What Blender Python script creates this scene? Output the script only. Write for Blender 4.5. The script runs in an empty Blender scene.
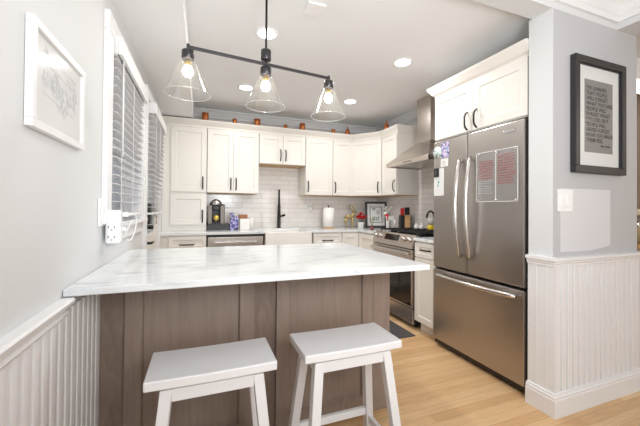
import bpy, bmesh, math, random
from mathutils import Vector, Matrix

S = bpy.context.scene
COL = S.collection
PI = math.pi
random.seed(7)

# ------------------------------------------------------------------ camera, world, lights
cam_data = bpy.data.cameras.new('camera')
cam = bpy.data.objects.new('camera', cam_data)
COL.objects.link(cam)
cam_data.sensor_fit = 'HORIZONTAL'
cam_data.sensor_width = 36.0
cam_data.lens = 36.0 * 314.384 / 640.0
cam_data.shift_y = -(213.0 - 204.996) / 640.0
cam_data.clip_start = 0.02
TH, PITCH, ROLL = 0.36101, 0.00977, 0.00847
fwd = Vector((math.sin(TH) * math.cos(PITCH), math.cos(TH) * math.cos(PITCH), math.sin(PITCH)))
rgt = Vector((math.cos(TH), -math.sin(TH), 0.0))
upv = rgt.cross(fwd)
# the photograph's verticals lean a little to the right
r2 = rgt * math.cos(ROLL) + upv * math.sin(ROLL)
u2 = upv * math.cos(ROLL) - rgt * math.sin(ROLL)
M3 = Matrix((r2, u2, -fwd)).transposed()
cam.matrix_world = Matrix.Translation((0, 0, 1.19534)) @ M3.to_4x4()
S.camera = cam

S.view_settings.view_transform = 'Standard'
S.view_settings.look = 'None'
S.view_settings.exposure = 0.0
S.view_settings.gamma = 1.0
S.view_settings.use_curve_mapping = False
S.cycles.use_denoising = True
S.cycles.max_bounces = 10
S.cycles.sample_clamp_indirect = 6.0

world = bpy.data.worlds.new('daylight')
S.world = world
world.use_nodes = True
bgn = world.node_tree.nodes['Background']
bgn.inputs[0].default_value = (0.90, 0.90, 0.93, 1)
bgn.inputs[1].default_value = 0.45


def area_light(name, loc, target, sx, sy, energy, color, spread=PI):
    d = bpy.data.lights.new(name, 'AREA')
    d.shape = 'RECTANGLE'
    d.size, d.size_y, d.energy, d.color, d.spread = sx, sy, energy, color, spread
    o = bpy.data.objects.new(name, d)
    COL.objects.link(o)
    o.location = loc
    o.rotation_euler = (Vector(target) - Vector(loc)).to_track_quat('-Z', 'Y').to_euler()
    return o


# daylight through the rear window of the room behind the camera
area_light('daylight_rear_window', (1.1, -2.93, 1.5), (1.1, 1, 1.35), 2.3, 1.6, 44, (0.955, 0.98, 1.0))
# flash of the photographer, aimed up at the kitchen ceiling
area_light('bounced_flash', (0.55, -0.12, 1.5), (1.1, 1.9, 2.46), 0.5, 0.5, 24, (0.95, 0.978, 1.0), math.radians(160))
area_light('dining_left_area', (-0.30, -1.3, 1.45), (2.0, 0.2, 1.2), 1.2, 1.3, 14, (0.97, 0.985, 1.0))  # unseen area light before the near room's closed left wall
area_light('side_room_fill', (4.6, -0.6, 2.0), (3.6, 2.0, 0.9), 1.2, 1.0, 16, (1.0, 0.93, 0.84))  # added warm fill to brighten the side room, not a window
LAMP_DOWN = 7.5      # recessed ceiling lamps


# ------------------------------------------------------------------ materials
def lin(c):
    c = c / 255.0
    return c / 12.92 if c <= 0.04045 else ((c + 0.055) / 1.055) ** 2.4


def rgb(r, g, b):
    return (lin(r), lin(g), lin(b), 1.0)


def new_mat(name):
    m = bpy.data.materials.new(name)
    m.use_nodes = True
    nt = m.node_tree
    return m, nt, nt.nodes['Principled BSDF']


def mat(name, c, rough=0.5, metal=0.0, var=0.03, vscale=6.0, bump=0.0, bscale=60.0, spec=0.5, aniso=None, coat=0.0):
    """plain surface with a slight procedural variation of tone"""
    m, nt, b = new_mat(name)
    N, L = nt.nodes, nt.links
    tc = N.new('ShaderNodeTexCoord')
    no = N.new('ShaderNodeTexNoise')
    no.inputs['Scale'].default_value = vscale
    no.inputs['Detail'].default_value = 3
    if aniso:
        mp = N.new('ShaderNodeMapping')
        mp.inputs['Scale'].default_value = aniso
        L.new(tc.outputs['Object'], mp.inputs[0])
        L.new(mp.outputs[0], no.inputs['Vector'])
    else:
        L.new(tc.outputs['Object'], no.inputs['Vector'])
    mx = N.new('ShaderNodeMix')
    mx.data_type = 'RGBA'
    col = rgb(*c)
    mx.inputs[6].default_value = tuple(x * (1 - var) for x in col[:3]) + (1,)
    mx.inputs[7].default_value = tuple(min(1, x * (1 + var)) for x in col[:3]) + (1,)
    L.new(no.outputs[0], mx.inputs[0])
    L.new(mx.outputs[2], b.inputs['Base Color'])
    b.inputs['Roughness'].default_value = rough
    b.inputs['Metallic'].default_value = metal
    b.inputs['Specular IOR Level'].default_value = spec
    b.inputs['Coat Weight'].default_value = coat
    if bump:
        n2 = N.new('ShaderNodeTexNoise')
        n2.inputs['Scale'].default_value = bscale
        L.new(tc.outputs['Object'], n2.inputs['Vector'])
        bp = N.new('ShaderNodeBump')
        bp.inputs['Strength'].default_value = bump
        bp.inputs['Distance'].default_value = 0.002
        L.new(n2.outputs[0], bp.inputs['Height'])
        L.new(bp.outputs[0], b.inputs['Normal'])
    return m


def emit(name, c, strength):
    m, nt, b = new_mat(name)
    b.inputs['Base Color'].default_value = rgb(*c)
    b.inputs['Emission Color'].default_value = rgb(*c)
    b.inputs['Emission Strength'].default_value = strength
    return m


def glass_mat(name, tint=(255, 255, 255), gloss=0.08, rough=0.02, edge=0.6, haze=0.0):
    """thin clear glass: see-through with a fresnel sheen"""
    m, nt, b = new_mat(name)
    N, L = nt.nodes, nt.links
    N.remove(b)
    out = N['Material Output']
    tr = N.new('ShaderNodeBsdfTransparent')
    tr.inputs[0].default_value = rgb(*tint)
    gl = N.new('ShaderNodeBsdfGlossy')
    gl.inputs['Roughness'].default_value = rough
    gl.inputs['Color'].default_value = (0.9, 0.9, 0.9, 1)
    lw = N.new('ShaderNodeLayerWeight')
    lw.inputs['Blend'].default_value = 0.25
    mr = N.new('ShaderNodeMapRange')
    mr.inputs['To Min'].default_value = gloss
    mr.inputs['To Max'].default_value = edge
    L.new(lw.outputs['Facing'], mr.inputs['Value'])
    mx = N.new('ShaderNodeMixShader')
    L.new(mr.outputs[0], mx.inputs[0])
    L.new(tr.outputs[0], mx.inputs[1])
    L.new(gl.outputs[0], mx.inputs[2])
    last = mx
    if haze:
        df = N.new('ShaderNodeBsdfDiffuse')
        df.inputs[0].default_value = (0.9, 0.9, 0.9, 1)
        m2 = N.new('ShaderNodeMixShader')
        m2.inputs[0].default_value = haze
        L.new(mx.outputs[0], m2.inputs[1])
        L.new(df.outputs[0], m2.inputs[2])
        last = m2
    L.new(last.outputs[0], out.inputs['Surface'])
    return m


def floor_mat():
    m, nt, b = new_mat('oak_strip_floor')
    N, L = nt.nodes, nt.links
    tc = N.new('ShaderNodeTexCoord')
    mp = N.new('ShaderNodeMapping')
    L.new(tc.outputs['Object'], mp.inputs[0])
    br = N.new('ShaderNodeTexBrick')
    br.offset = 0.37
    br.offset_frequency = 2
    br.inputs['Color1'].default_value = (0, 0, 0, 1)
    br.inputs['Color2'].default_value = (1, 1, 1, 1)
    br.inputs['Mortar'].default_value = (0.5, 0.5, 0.5, 1)
    br.inputs['Scale'].default_value = 1.0
    br.inputs['Mortar Size'].default_value = 0.0007
    br.inputs['Mortar Smooth'].default_value = 0.3
    br.inputs['Bias'].default_value = 0.0
    br.inputs['Brick Width'].default_value = 1.25
    br.inputs['Row Height'].default_value = 0.062
    L.new(mp.outputs[0], br.inputs['Vector'])
    cr = N.new('ShaderNodeValToRGB')
    e = cr.color_ramp.elements
    e[0].position, e[0].color = 0.0, rgb(204, 162, 116)
    e[1].position, e[1].color = 1.0, rgb(236, 206, 164)
    for p, c in ((0.3, (212, 172, 126)), (0.6, (218, 180, 134)), (0.88, (222, 186, 142))):
        x = e.new(p)
        x.color = rgb(*c)
    L.new(br.outputs['Color'], cr.inputs[0])
    gm = N.new('ShaderNodeMapping')
    gm.inputs['Scale'].default_value = (1.6, 26, 1)
    L.new(tc.outputs['Object'], gm.inputs[0])
    gn = N.new('ShaderNodeTexNoise')
    gn.inputs['Scale'].default_value = 3.0
    gn.inputs['Detail'].default_value = 6
    gn.inputs['Distortion'].default_value = 0.6
    L.new(gm.outputs[0], gn.inputs['Vector'])
    gr = N.new('ShaderNodeMapRange')
    gr.inputs['From Min'].default_value = 0.3
    gr.inputs['From Max'].default_value = 0.7
    gr.inputs['To Min'].default_value = 0.86
    gr.inputs['To Max'].default_value = 1.04
    L.new(gn.outputs[0], gr.inputs['Value'])
    mu = N.new('ShaderNodeMix')
    mu.data_type = 'RGBA'
    mu.blend_type = 'MULTIPLY'
    mu.inputs[0].default_value = 1
    L.new(cr.outputs[0], mu.inputs[6])
    L.new(gr.outputs[0], mu.inputs[7])
    dk = N.new('ShaderNodeMix')
    dk.data_type = 'RGBA'
    L.new(br.outputs['Fac'], dk.inputs[0])
    L.new(mu.outputs[2], dk.inputs[6])
    dk.inputs[7].default_value = rgb(150, 112, 76)
    L.new(dk.outputs[2], b.inputs['Base Color'])
    b.inputs['Roughness'].default_value = 0.32
    b.inputs['Specular IOR Level'].default_value = 0.4
    return m


def marble_mat():
    m, nt, b = new_mat('white_marble')
    N, L = nt.nodes, nt.links
    tc = N.new('ShaderNodeTexCoord')
    mp = N.new('ShaderNodeMapping')
    mp.inputs['Scale'].default_value = (1.1, 3.2, 2.0)
    mp.inputs['Rotation'].default_value = (0, 0, 0.12)
    L.new(tc.outputs['Object'], mp.inputs[0])
    n1 = N.new('ShaderNodeTexNoise')
    n1.inputs['Scale'].default_value = 2.4
    n1.inputs['Detail'].default_value = 8
    n1.inputs['Distortion'].default_value = 1.6
    L.new(mp.outputs[0], n1.inputs['Vector'])
    cr = N.new('ShaderNodeValToRGB')
    e = cr.color_ramp.elements
    e[0].position, e[0].color = 0.33, rgb(198, 203, 208)
    e[1].position, e[1].color = 0.52, rgb(230, 233, 235)
    x = e.new(0.43)
    x.color = rgb(225, 229, 231)
    x = e.new(0.75)
    x.color = rgb(236, 238, 239)
    L.new(n1.outputs[0], cr.inputs[0])
    L.new(cr.outputs[0], b.inputs['Base Color'])
    b.inputs['Roughness'].default_value = 0.12
    return m


def tile_mat(name, rot):
    m, nt, b = new_mat(name)
    N, L = nt.nodes, nt.links
    tc = N.new('ShaderNodeTexCoord')
    mp = N.new('ShaderNodeMapping')
    mp.inputs['Rotation'].default_value = rot
    L.new(tc.outputs['Object'], mp.inputs[0])
    br = N.new('ShaderNodeTexBrick')
    br.inputs['Color1'].default_value = rgb(233, 228, 223)
    br.inputs['Color2'].default_value = rgb(240, 236, 232)
    br.inputs['Mortar'].default_value = rgb(216, 211, 206)
    br.inputs['Scale'].default_value = 1.0
    br.inputs['Mortar Size'].default_value = 0.0035
    br.inputs['Mortar Smooth'].default_value = 0.2
    br.inputs['Brick Width'].default_value = 0.26
    br.inputs['Row Height'].default_value = 0.066
    L.new(mp.outputs[0], br.inputs['Vector'])
    L.new(br.outputs['Color'], b.inputs['Base Color'])
    bp = N.new('ShaderNodeBump')
    bp.invert = True
    bp.inputs['Strength'].default_value = 0.5
    bp.inputs['Distance'].default_value = 0.002
    L.new(br.outputs['Fac'], bp.inputs['Height'])
    L.new(bp.outputs[0], b.inputs['Normal'])
    b.inputs['Roughness'].default_value = 0.16
    return m


def steel_mat(name, c, rough=0.28, axis=(1, 1, 90), metal=0.92):
    m, nt, b = new_mat(name)
    N, L = nt.nodes, nt.links
    tc = N.new('ShaderNodeTexCoord')
    mp = N.new('ShaderNodeMapping')
    mp.inputs['Scale'].default_value = axis
    L.new(tc.outputs['Object'], mp.inputs[0])
    n = N.new('ShaderNodeTexNoise')
    n.inputs['Scale'].default_value = 4
    n.inputs['Detail'].default_value = 4
    L.new(mp.outputs[0], n.inputs['Vector'])
    mr = N.new('ShaderNodeMapRange')
    mr.inputs['To Min'].default_value = rough - 0.05
    mr.inputs['To Max'].default_value = rough + 0.07
    L.new(n.outputs[0], mr.inputs['Value'])
    L.new(mr.outputs[0], b.inputs['Roughness'])
    mx = N.new('ShaderNodeMix')
    mx.data_type = 'RGBA'
    col = rgb(*c)
    mx.inputs[6].default_value = tuple(x * 0.95 for x in col[:3]) + (1,)
    mx.inputs[7].default_value = tuple(min(1, x * 1.05) for x in col[:3]) + (1,)
    L.new(n.outputs[0], mx.inputs[0])
    L.new(mx.outputs[2], b.inputs['Base Color'])
    b.inputs['Metallic'].default_value = metal
    return m


def wood_mat(name, c1, c2, axis=(1, 1, 9), rough=0.5, scale=5):
    m, nt, b = new_mat(name)
    N, L = nt.nodes, nt.links
    tc = N.new('ShaderNodeTexCoord')
    mp = N.new('ShaderNodeMapping')
    mp.inputs['Scale'].default_value = axis
    L.new(tc.outputs['Object'], mp.inputs[0])
    n = N.new('ShaderNodeTexNoise')
    n.inputs['Scale'].default_value = scale
    n.inputs['Detail'].default_value = 6
    n.inputs['Distortion'].default_value = 1.0
    L.new(mp.outputs[0], n.inputs['Vector'])
    cr = N.new('ShaderNodeValToRGB')
    cr.color_ramp.elements[0].position = 0.3
    cr.color_ramp.elements[0].color = rgb(*c1)
    cr.color_ramp.elements[1].position = 0.7
    cr.color_ramp.elements[1].color = rgb(*c2)
    L.new(n.outputs[0], cr.inputs[0])
    L.new(cr.outputs[0], b.inputs['Base Color'])
    b.inputs['Roughness'].default_value = rough
    return m


def spots_mat(name, base, cols, scale=40):
    """printed multi-coloured surface"""
    m, nt, b = new_mat(name)
    N, L = nt.nodes, nt.links
    tc = N.new('ShaderNodeTexCoord')
    v = N.new('ShaderNodeTexNoise')
    v.inputs['Scale'].default_value = scale
    v.inputs['Detail'].default_value = 2
    L.new(tc.outputs['Object'], v.inputs['Vector'])
    cr = N.new('ShaderNodeValToRGB')
    cr.color_ramp.interpolation = 'CONSTANT'
    e = cr.color_ramp.elements
    e[0].position, e[0].color = 0.0, rgb(*base)
    n = len(cols)
    e[1].position, e[1].color = 0.40, rgb(*cols[0])
    for i, c in enumerate(cols[1:]):
        x = e.new(0.40 + 0.25 * (i + 1) / n)
        x.color = rgb(*c)
    L.new(v.outputs[0], cr.inputs[0])
    L.new(cr.outputs[0], b.inputs['Base Color'])
    b.inputs['Roughness'].default_value = 0.4
    return m


WALL = mat('wall_paint', (215, 216, 217), 0.7, var=0.008, vscale=2)
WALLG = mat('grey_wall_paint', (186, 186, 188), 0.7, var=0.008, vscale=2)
WALLB = mat('dimmed_back_wall', (208, 203, 199), 0.7, var=0.008, vscale=2)  # warmer, darker copy of the wall colour: weaker light at the back painted in
PATCH = mat('patch_tone', (212, 212, 215), 0.7, var=0.008, vscale=2)
CEIL = mat('ceiling_paint', (234, 235, 236), 0.8, var=0.008, vscale=2)
TRIM = mat('white_trim_paint', (232, 232, 233), 0.35, var=0.008)
CAB = mat('white_cabinet_paint', (230, 226, 219), 0.35, var=0.008)
CABIN = mat('birch_cabinet_underside', (205, 175, 135), 0.6)
FLOOR = floor_mat()
MARBLE = marble_mat()
TILE_B = tile_mat('subway_tile_back', (PI / 2, 0, 0))
TILE_R = tile_mat('subway_tile_right', (PI / 2, PI / 2, 0))
FILL = wood_mat('taupe_filler_wood', (112, 96, 86), (132, 115, 104), axis=(5, 5, 1.6), rough=0.5)
TAUPE = wood_mat('taupe_stained_wood', (131, 115, 105), (144, 128, 117), axis=(6, 6, 0.7), rough=0.42)
STEEL = mat('brushed_steel', (196, 187, 179), 0.27, metal=0.95, var=0.03, vscale=3.0, aniso=(1, 14, 0.3))
STEEL_F = mat('fridge_steel', (178, 172, 167), 0.32, metal=0.95, var=0.03, vscale=3.0, aniso=(1, 14, 0.3))
STEELB = steel_mat('bright_steel', (205, 202, 198), 0.22)
CHROME = mat('chrome', (220, 220, 222), 0.1, metal=1.0)
BLACKM = mat('black_metal', (38, 35, 35), 0.4, metal=0.3)
GUN = mat('gunmetal', (74, 72, 76), 0.35, metal=0.7)
BLACK = mat('black_plastic', (26, 25, 26), 0.4)
DARK = mat('dark_grey_plastic', (62, 61, 62), 0.5)
BLKGLASS = mat('black_oven_glass', (16, 16, 18), 0.06)
IRON = mat('cast_iron', (28, 27, 28), 0.55)
CERAM = mat('white_ceramic', (238, 236, 232), 0.15)
PLASTW = mat('white_plastic', (238, 238, 238), 0.35, var=0.01)
STOOLW = mat('white_stool_paint', (230, 230, 232), 0.4, var=0.01)
GLASS = glass_mat('pendant_glass', (252, 252, 251), 0.04, 0.08, 0.45, 0.018)
RIM = glass_mat('pendant_glass_rim', (250, 250, 250), 0.25, 0.15, 0.6, 0.2)
PANE = glass_mat('window_glass', (235, 238, 240), 0.04, 0.01, 0.5)
PGLASS = glass_mat('picture_glass', (253, 253, 253), 0.004, 0.15, 0.04)
ACRYL = glass_mat('clear_acrylic', (250, 250, 250), 0.03, 0.08, 0.15, 0.07)
BULB = emit('lit_bulb', (255, 244, 226), 34)
LENS = emit('lit_lamp_lens', (255, 250, 242), 9)
STRIP = emit('lit_strip', (255, 252, 246), 5)
PEWTER = mat('pewter_plastic', (142, 136, 130), 0.5)
BRASS = mat('brass', (214, 178, 96), 0.3, metal=0.85)
GOLD = mat('gold_glaze', (192, 172, 118), 0.36, metal=0.6)
COPPER = mat('copper', (172, 98, 50), 0.35, metal=0.6, var=0.2, vscale=50)
RED = mat('red_fabric', (196, 26, 38), 0.6, var=0.2, vscale=60)
REDP = mat('red_plastic', (205, 28, 40), 0.35)
GREEN = mat('green_leaf', (58, 92, 50), 0.6, var=0.2)
TAN = wood_mat('light_wood', (196, 150, 100), (214, 170, 118))
BROWN = wood_mat('brown_wood', (146, 92, 56), (170, 112, 70), axis=(9, 1, 1))
PAPER = mat('white_paper', (224, 224, 223), 0.8, var=0.01)
TOWEL = mat('towel_paper', (240, 238, 234), 0.9, var=0.02, bump=0.4, bscale=120)
MATG = mat('charcoal_mat', (74, 71, 72), 0.85, bump=0.4, bscale=300)
FRAMEB = mat('black_frame_wood', (44, 42, 44), 0.4)
GREYP = mat('grey_poster_paper', (138, 136, 134), 0.7, var=0.06, vscale=30)
INK = mat('dark_ink', (62, 60, 60), 0.8)
PENCIL = mat('pencil_grey', (198, 200, 203), 0.9)
BEIGEW = mat('beige_wall_paint', (176, 158, 142), 0.8, var=0.01)
CREAM = mat('cream_lid', (228, 216, 190), 0.5)
SLAT = mat('white_blind_slat', (224, 223, 224), 0.45, var=0.01)
BLUEBAG = spots_mat('printed_bag', (40, 44, 86), [(84, 72, 160), (176, 168, 216), (52, 56, 116), (34, 46, 74)], 22)
CARD = spots_mat('printed_card', (228, 226, 226), [(120, 120, 190), (226, 190, 214), (90, 150, 190), (70, 66, 80)], 45)
CARD2 = spots_mat('printed_magnet', (228, 232, 228), [(170, 196, 186), (235, 235, 230), (120, 150, 160)], 40)
PINKW = mat('red_marker', (186, 66, 66), 0.8)
TEAL = mat('teal_marker', (56, 176, 170), 0.7)
YELLOW = mat('yellow_plastic', (236, 204, 40), 0.4)
SKIN = mat('peach_plastic', (224, 178, 150), 0.5)
AMBER = glass_mat('amber_glass', (226, 150, 84), 0.15, 0.05, 0.6)
LABEL_GOLD = mat('gold_badge', (206, 176, 84), 0.3, metal=0.5)


# ------------------------------------------------------------------ mesh helpers
OFF = {}


class MB:
    """collects shapes, then links them as ONE mesh object"""

    def __init__(self):
        self.v, self.f, self.s = [], [], []

    def add(self, vs, fs, smooth=False):
        n = len(self.v)
        self.v += [Vector(p) for p in vs]
        self.f += [tuple(i + n for i in f) for f in fs]
        self.s += [smooth] * len(fs)
        return self

    def box(self, x0, x1, y0, y1, z0, z1):
        x0, x1 = min(x0, x1), max(x0, x1)
        y0, y1 = min(y0, y1), max(y0, y1)
        z0, z1 = min(z0, z1), max(z0, z1)
        vs = [(x, y, z) for z in (z0, z1) for y in (y0, y1) for x in (x0, x1)]
        return self.add(vs, [(0, 2, 3, 1), (4, 5, 7, 6), (0, 1, 5, 4), (1, 3, 7, 5), (3, 2, 6, 7), (2, 0, 4, 6)])

    def obox(self, o, U, V, W, a0, a1, b0, b1, c0, c1):
        o, U, V, W = Vector(o), Vector(U), Vector(V), Vector(W)
        vs = [o + U * a + V * b + W * c for c in (c0, c1) for b in (b0, b1) for a in (a0, a1)]
        fs = [(0, 2, 3, 1), (4, 5, 7, 6), (0, 1, 5, 4), (1, 3, 7, 5), (3, 2, 6, 7), (2, 0, 4, 6)]
        if U.cross(V).dot(W) < 0:
            fs = [tuple(reversed(f)) for f in fs]
        return self.add(vs, fs)

    def hexa(self, b, t):
        """solid from a bottom quad and a top quad (both counter-clockwise from above)"""
        vs = list(b) + list(t)
        return self.add(vs, [(3, 2, 1, 0), (4, 5, 6, 7), (0, 1, 5, 4), (1, 2, 6, 5), (2, 3, 7, 6), (3, 0, 4, 7)])

    def bar(self, p, q, w, d, side=(0, 0, 1)):
        """square bar from p to q"""
        p, q = Vector(p), Vector(q)
        t = (q - p).normalized()
        a = t.cross(Vector(side))
        if a.length < 1e-4:
            a = t.cross(Vector((1, 0, 0)))
        a.normalize()
        b = a.cross(t)
        vs = [c + a * sx * w / 2 + b * sy * d / 2 for c in (p, q) for sx, sy in ((-1, -1), (1, -1), (1, 1), (-1, 1))]
        fs = [(0, 1, 2, 3), (7, 6, 5, 4), (0, 4, 5, 1), (1, 5, 6, 2), (2, 6, 7, 3), (3, 7, 4, 0)]
        return self.add(vs, fs)

    def lathe(self, c, prof, n=24, axis='Z', cap=True):
        """prof: (radius, height) pairs"""
        c = Vector(c)
        vs, fs = [], []
        for r, h in prof:
            for i in range(n):
                a = 2 * PI * i / n
                p = (r * math.cos(a), r * math.sin(a), h)
                if axis == 'X':
                    p = (h, p[0], p[1])
                elif axis == 'Y':
                    p = (p[1], h, p[0])
                vs.append(c + Vector(p))
        for k in range(len(prof) - 1):
            for i in range(n):
                j = (i + 1) % n
                fs.append((k * n + i, k * n + j, (k + 1) * n + j, (k + 1) * n + i))
        if cap:
            fs.append(tuple(reversed(range(n))))
            fs.append(tuple(range((len(prof) - 1) * n, len(prof) * n)))
        self.add(vs, fs, True)
        return self

    def cyl(self, c, r, h, n=24, axis='Z'):
        return self.lathe(c, [(r, 0), (r, h)], n, axis)

    def ball(self, c, rx, ry=None, rz=None, n=14, m=9):
        ry, rz = ry or rx, rz or rx
        c = Vector(c)
        vs, fs = [], []
        for k in range(m + 1):
            t = PI * k / m
            for i in range(n):
                a = 2 * PI * i / n
                vs.append(c + Vector((rx * math.sin(t) * math.cos(a), ry * math.sin(t) * math.sin(a), -rz * math.cos(t))))
        for k in range(m):
            for i in range(n):
                j = (i + 1) % n
                fs.append((k * n + i, k * n + j, (k + 1) * n + j, (k + 1) * n + i))
        return self.add(vs, fs, True)

    def tube(self, pts, r, n=8, flat=1.0, side=(0, 0, 1)):
        """round (or oval) rod along pts; r may be a list"""
        pts = [Vector(p) for p in pts]
        rs = r if isinstance(r, (list, tuple)) else [r] * len(pts)
        vs, fs = [], []
        ref = Vector(side)
        for k, p in enumerate(pts):
            t = (pts[min(k + 1, len(pts) - 1)] - pts[max(k - 1, 0)]).normalized()
            a = t.cross(ref)
            if a.length < 1e-3:
                a = t.cross(Vector((0.3, 1, 0.2)))
            a.normalize()
            b = a.cross(t).normalized()
            for i in range(n):
                an = 2 * PI * i / n
                vs.append(p + a * math.cos(an) * rs[k] * flat + b * math.sin(an) * rs[k])
        for k in range(len(pts) - 1):
            for i in range(n):
                j = (i + 1) % n
                fs.append((k * n + i, (k + 1) * n + i, (k + 1) * n + j, k * n + j))
        fs.append(tuple(range(n)))
        fs.append(tuple(reversed(range((len(pts) - 1) * n, len(pts) * n))))
        return self.add(vs, fs, True)

    def prism(self, poly, o, U, V, W, depth):
        """polygon (a, b) in the plane U, V pushed along W"""
        o, U, V, W = Vector(o), Vector(U), Vector(V), Vector(W)
        n = len(poly)
        vs = [o + U * a + V * b for a, b in poly] + [o + U * a + V * b + W * depth for a, b in poly]
        fs = [tuple(reversed(range(n))), tuple(range(n, 2 * n))]
        fs += [(i, (i + 1) % n, n + (i + 1) % n, n + i) for i in range(n)]
        return self.add(vs, fs)

    def sweep(self, prof, path, closed=False):
        """prof: (out, z); path: (x, y) with the outside on the right hand; mitred"""
        P = [Vector((p[0], p[1])) for p in path]
        n, m = len(P), len(prof)
        vs, fs = [], []

        def nrm(a, b):
            d = (b - a).normalized()
            return Vector((d.y, -d.x))
        for i in range(n):
            if 0 < i < n - 1:
                n1, n2 = nrm(P[i - 1], P[i]), nrm(P[i], P[i + 1])
                k = (n1 + n2) / (1 + n1.dot(n2))
            elif i == 0:
                k = nrm(P[0], P[1])
            else:
                k = nrm(P[-2], P[-1])
            for a, z in prof:
                q = P[i] + k * a
                vs.append((q.x, q.y, z))
        for i in range(n - 1):
            for j in range(m):
                j2 = (j + 1) % m
                fs.append((i * m + j, (i + 1) * m + j, (i + 1) * m + j2, i * m + j2))
        fs.append(tuple(range(m)))
        fs.append(tuple(reversed(range((n - 1) * m, n * m))))
        return self.add(vs, fs)

    def build(self, name, material, parent=None, bevel=0.0, label=None, kind=None, loc=None):
        off = OFF.get(parent.name, Vector((0, 0, 0))) if parent else Vector(loc or (0, 0, 0))
        me = bpy.data.meshes.new(name)
        me.from_pydata([tuple(p - off) for p in self.v], [], self.f)
        me.polygons.foreach_set('use_smooth', self.s)
        bm = bmesh.new()
        bm.from_mesh(me)
        bmesh.ops.recalc_face_normals(bm, faces=bm.faces)
        bm.to_mesh(me)
        bm.free()
        me.materials.append(material)
        o = bpy.data.objects.new(name, me)
        COL.objects.link(o)
        if parent:
            o.parent = parent
            OFF[o.name] = off
        elif loc:
            o.location = loc
        if bevel:
            md = o.modifiers.new('bevel', 'BEVEL')
            md.width = bevel
            md.segments = 2
            md.limit_method = 'ANGLE'
            md.angle_limit = math.radians(35)
        if label:
            o['label'] = label
        if kind:
            o['kind'] = kind
        return o


def thing(name, label, cat, loc=(0, 0, 0), group=None):
    o = bpy.data.objects.new(name, None)
    o.empty_display_size = 0.05
    COL.objects.link(o)
    o.location = loc
    OFF[o.name] = Vector(loc)
    o['label'] = label
    o['category'] = cat
    if group:
        o['group'] = group
    return o


def single(mb, name, material, label, cat, loc, group=None, bevel=0.0):
    """a thing that is one mesh"""
    o = mb.build(name, material, None, bevel, label, None, loc)
    o['category'] = cat
    if group:
        o['group'] = group
    return o


def struct(mb, name, material, bevel=0.0):
    return mb.build(name, material, None, bevel, None, 'structure')


def dup(root, loc, label, group=None):
    r = root.copy()
    COL.objects.link(r)
    r.location = loc
    r['label'] = label
    if group:
        r['group'] = group
    for ch in list(root.children):
        c = ch.copy()
        COL.objects.link(c)
        c.parent = r
        for g in list(ch.children):
            d = g.copy()
            COL.objects.link(d)
            d.parent = c
    return r


def shaker(name, material, parent, o, U, N, w, h, t=0.02, stile=0.055, rec=0.008):
    """framed door: o lower corner on the back plane, U along the width, N out of the front"""
    o, U, N, Z = Vector(o), Vector(U).normalized(), Vector(N).normalized(), Vector((0, 0, 1))
    m = MB()
    s = min(stile, w * 0.3, h * 0.3)
    P = lambda a, b, c: o + U * a + Z * b + N * c
    q = lambda a0, a1, b0, b1, c: [P(a0, b0, c), P(a1, b0, c), P(a1, b1, c), P(a0, b1, c)]
    e = 0.006
    vs = q(0, w, 0, h, 0) + q(0, w, 0, h, t) + q(s, w - s, s, h - s, t) + q(s + e, w - s - e, s + e, h - s - e, t - rec)
    fs = [(3, 2, 1, 0)]
    for i in range(4):
        j = (i + 1) % 4
        fs += [(i, j, 4 + j, 4 + i), (4 + i, 4 + j, 8 + j, 8 + i), (8 + i, 8 + j, 12 + j, 12 + i)]
    fs.append((12, 13, 14, 15))
    m.add(vs, fs)
    return m.build(name, material, parent, 0.0015)


def pull(parent, o, A, N, length, r=0.0058, out=0.032, name='handle', material=None):
    """bowed bar pull, A along its length, centred on o"""
    o, A, N = Vector(o), Vector(A).normalized(), Vector(N).normalized()
    pts = []
    for i in range(11):
        s = -1 + 2 * i / 10
        pts.append(o + A * (s * length / 2) + N * (out * (1 - s ** 4) * 0.9 + 0.001))
    m = MB().tube(pts, r, 8, 1.3, side=tuple(N))
    return m.build(name, material or BLACKM, parent)


# ================================================================== the room
XL, XR, YB, YP0, YP1 = -0.425, 2.62, 4.37, 1.244, 1.368
ZC, ZN = 2.46, 2.62

struct(MB().box(-0.6, 6.5, -3.2, 4.6, -0.06, 0.0), 'floor', FLOOR)

m = MB()
x0, x1 = XL - 0.15, XL
m.box(x0, x1, -3.1, 1.765, 0, ZN)
m.box(x0, x1, 1.765, 2.605, 0, 1.105)
m.box(x0, x1, 1.765, 2.605, 2.02, ZN)
m.box(x0, x1, 2.605, 2.85, 0, ZN)
m.box(x0, x1, 2.85, 3.72, 2.06, ZN)
m.box(x0, x1, 3.72, YB + 0.15, 0, ZN)
struct(m, 'wall_left', WALL)
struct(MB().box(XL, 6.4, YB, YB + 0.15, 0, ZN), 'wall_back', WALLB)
struct(MB().box(XR, 2.783, YP1, YB, 0, ZN), 'wall_right', WALL)
# stub wall between the fridge and the near room
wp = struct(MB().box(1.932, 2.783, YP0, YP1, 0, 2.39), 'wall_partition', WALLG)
struct(MB().box(XL, 2.783, YP0, YP1, 2.39, ZN), 'wall_header', WALL)
struct(MB().box(2.56, 2.783, -3.1, YP0, 2.39, ZN), 'wall_side_header', WALL)
struct(MB().box(2.56, 2.783, -3.1, -1.2, 0, 2.39), 'wall_side', WALL)
m = MB()
m.box(XL, 2.783, -3.1, -2.97, 0, 0.65).box(XL, 2.783, -3.1, -2.97, 2.35, ZN)
m.box(XL, -0.1, -3.1, -2.97, 0.65, 2.35).box(2.3, 2.783, -3.1, -2.97, 0.65, 2.35)
struct(m, 'wall_rear', WALL)
struct(MB().box(4.95, 5.1, -3.0, YB, 0, ZN), 'wall_far_room', BEIGEW)
struct(MB().box(2.783, 4.95, 2.6, 2.75, 0, ZN), 'wall_far_room_back', BEIGEW)
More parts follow.
